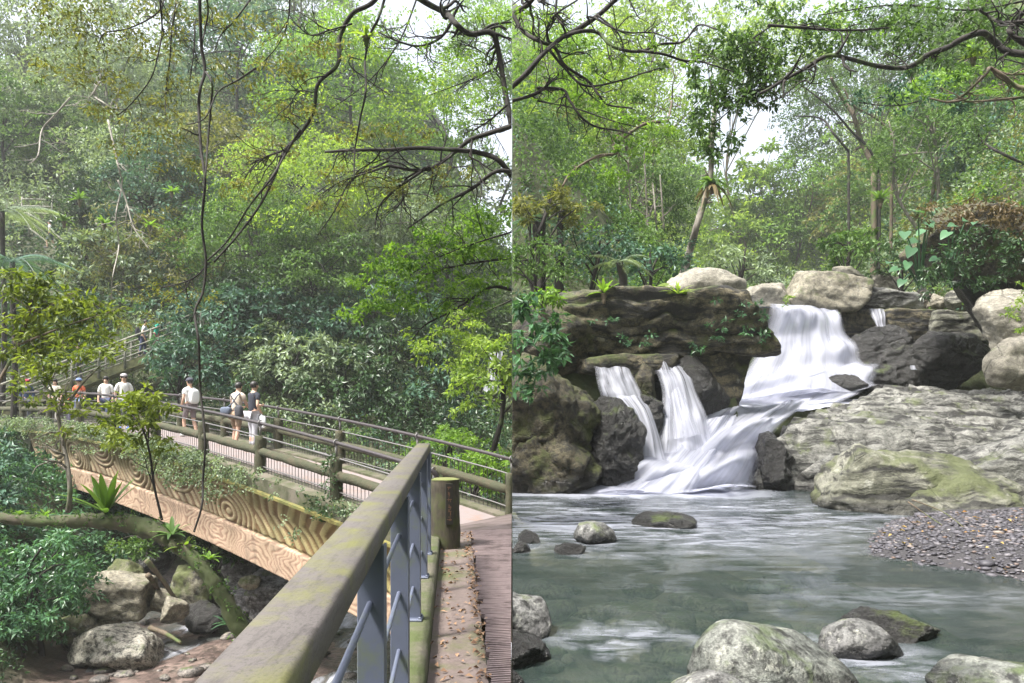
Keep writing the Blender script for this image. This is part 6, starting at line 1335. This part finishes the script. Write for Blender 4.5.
for i, (pts, r0, r1, dd, bk, lb) in enumerate([(q4([(440, 690), (400, 590), (330, 520), (250, 430), (130, 335)]), 3.5, 1.5, 22, 'dark', 'dark leaning trunk descending right from the long bough'), (q4([(420, 660), (370, 560), (340, 460), (300, 400), (250, 310)]), 5.5, 3, 24, 'tan', 'pinkish brown trunk behind the dark leaning one'),
      (q4([(735, 700), (690, 570), (640, 450)]), 3.2, 1.8, 24, 'grey', 'left of the two pale parallel trunks'), (q4([(775, 700), (740, 570), (700, 450), (690, 400)]), 3.2, 1.8, 24.5, 'grey', 'right of the two pale parallel trunks'), (q4([(490, 530), (430, 470), (340, 420), (300, 350)]), 3, 1.5, 25, 'tan', 'forking limb right of the pinkish brown trunk'),
      (q4([(1040, 660), (930, 610), (850, 560), (820, 490)]), 3.2, 2, 18, 'dark', 'dark crooked stem at the right edge above the mound'), (q4([(320, 600), (260, 530), (210, 470), (100, 460)]), 2.6, 1.2, 20, 'dark', 'thin bent stem right of the bright valley centre'), (q4([(930, 580), (910, 480), (900, 400)]), 2, 1, 24, 'grey', 'thin white stem under the stout bough')]):
    dd = ground_d(*pts[0], .2, HR, 23.5, 60); b = P(*pts[0], dd); gz = float(HR(np.array([b[0]]), np.array([b[1]]))[0]); m = Mesh(); limb(m, pts, dd, r0, r1, 330+i, 5, subl=1.5)
    if gz < b[2]-.1: m.add(*tube([b, [b[0]+.05, b[1]+.1, (b[2]+gz)/2], [b[0], b[1]+.2, gz-.2]], r0*dd/F/2, r0*dd/F/2*1.2, 7, n=5))
    T = thing('tree', lb, 'tree', GT); m.build('trunk', BK[bk], T, side=1); C = np.array([P(*pts[-1], dd)])+np.random.default_rng(i).normal(0, .5, (14, 3)); V, Fq, t = sprays(C, .5, 26, .16, .07, seed=400+i); m = Mesh(); m.add(V, Fq, t); m.build('crown', LM['mid'], T, side=1, smooth=False); rebase(T)
for i, (x, y0, y1) in enumerate([(630, 160, 235), (646, 150, 232), (662, 175, 230), (655, 185, 232), (620, 170, 225)]):
    m = Mesh(); limb(m, [(x+2, y1), (x, (y0+y1)/2), (x-2, y0)], 27+i, 2.2, 1.4, 350+i, 3); T = thing('tree', ['first', 'second', 'third', 'fourth', 'fifth'][i]+' of five thin pale upright stems behind the ledge, counting from the %s' % 'nearest one' , 'tree', 'thin pale stems behind the ledge'); m.build('trunk', BK['grey'], T, side=1); rebase(T)
understory('far_canopy', ['lime', 'fresh', 'lime', 'pale'], 2600, HR, (.16, .50), (55, 145), 1, hmax=3.0, seed=14, sr=1.0, lpx=4.2, per=30)
tree_fern('tree fern with blue-green fronds at the left above the ledge', 536, 222, 19, 30, seed=23, n=12, pal='teal', H=HR, side=1); tree_fern('pale tree fern arching above the ledge bushes', 620, 262, 18.5, 34, seed=29, n=12, pal='pale', H=HR, side=1)
for i, (x, lb) in enumerate([(541, 'left of the two brown trunks rising above the ledge'), (559, 'right of the two brown trunks rising above the ledge')]):
    m = Mesh(); m.add(*tube([P(x, 300, 19), P(x+1, 265, 19), P(x+1, 235, 19.1), P(x+3, 210, 19.3)], .13, .07, 9, wob=.2, seed=i)); T = thing('tree', lb, 'tree'); m.build('trunk', BK['dark'], T, side=1); rebase(T)
EXPO = 1.65
# unseen slope behind the camera, added to block sky fill and deepen shade
def HB(x, y): return np.maximum(-6.6, -7+np.maximum(0, -y-3.5)*1.25)+1.5*fbm(np.stack([x, y, 0*x], -1).reshape(-1, 3), .2, 4, 3).reshape(x.shape)
terrain('sky_blocking_slope', HB, np.linspace(-70, 90, 60), np.linspace(-40, .1, 30), plain('sky_blocker_green', (.035, .055, .02), .95, nscale=1.5, var=.6, bmp=.8, bd=.3))
# ============================================================ air, light, camera
def air():
    m, nt, out = newmat('haze_air'); v = nd(nt, 'ShaderNodeVolumePrincipled'); v.inputs['Color'].default_value = (.97, .99, 1, 1)
    v.inputs['Density'].default_value = HAZE; v.inputs['Anisotropy'].default_value = .3; lk(nt, v.outputs[0], out.inputs['Volume']); 
    b = Mesh(); b.box(((-78+98)/2, (-45+156)/2, (-10+75)/2), (176, 201, 85)); o = b.build('haze', m, smooth=False); return tag(o, kind='stuff')
HAZE = .0008
air()
w = bpy.data.worlds.new('World'); sc.world = w; w.use_nodes = True; nt = w.node_tree; nt.nodes.clear()
SUN_EL, SUN_AZ = 62, 238       # azimuth measured from straight ahead, clockwise
sky = nt.nodes.new('ShaderNodeTexSky'); sky.sky_type = 'NISHITA'; sky.sun_disc = False; sky.sun_elevation = R(SUN_EL); sky.sun_rotation = R(SUN_AZ)
sky.air_density = 1.0; sky.dust_density = 4.0; sky.ozone_density = 1.0
hs = nt.nodes.new('ShaderNodeHueSaturation'); hs.inputs['Saturation'].default_value = .4; nt.links.new(sky.outputs[0], hs.inputs['Color'])
bg = nt.nodes.new('ShaderNodeBackground'); bg.inputs['Strength'].default_value = .14; nt.links.new(hs.outputs[0], bg.inputs['Color'])
wo = nt.nodes.new('ShaderNodeOutputWorld'); nt.links.new(bg.outputs[0], wo.inputs['Surface'])
ld = bpy.data.lights.new('sun', 'SUN'); ld.energy = 3.2; ld.angle = R(9); ld.color = (1, .97, .90); lo = bpy.data.objects.new('sun', ld); COL.objects.link(lo)
d = -Vector((math.sin(R(SUN_AZ))*math.cos(R(SUN_EL)), math.cos(R(SUN_AZ))*math.cos(R(SUN_EL)), math.sin(R(SUN_EL))))
lo.rotation_euler = d.to_track_quat('-Z', 'Y').to_euler()
cd = bpy.data.cameras.new('camera'); cam = bpy.data.objects.new('camera', cd); COL.objects.link(cam); sc.camera = cam
cd.sensor_fit = 'HORIZONTAL'; cd.sensor_width = 36; cd.lens = 36*F/1024; cd.shift_y = (HY-341.5)/1024; cd.clip_start = .05; cd.clip_end = 600
cam.location = (0, 0, 0); cam.rotation_euler = (R(90), 0, 0)
sc.view_settings.view_transform = 'Standard'; sc.view_settings.look = 'None'; sc.view_settings.exposure = EXPO; sc.view_settings.gamma = 1
sc.view_settings.use_curve_mapping = False
c = sc.cycles
try:
    c.max_bounces = 7; c.diffuse_bounces = 4; c.glossy_bounces = 3; c.transmission_bounces = 4; c.transparent_max_bounces = 24; c.volume_bounces = 1
    c.use_denoising = True; c.sample_clamp_indirect = 6
except Exception as e: print(e)
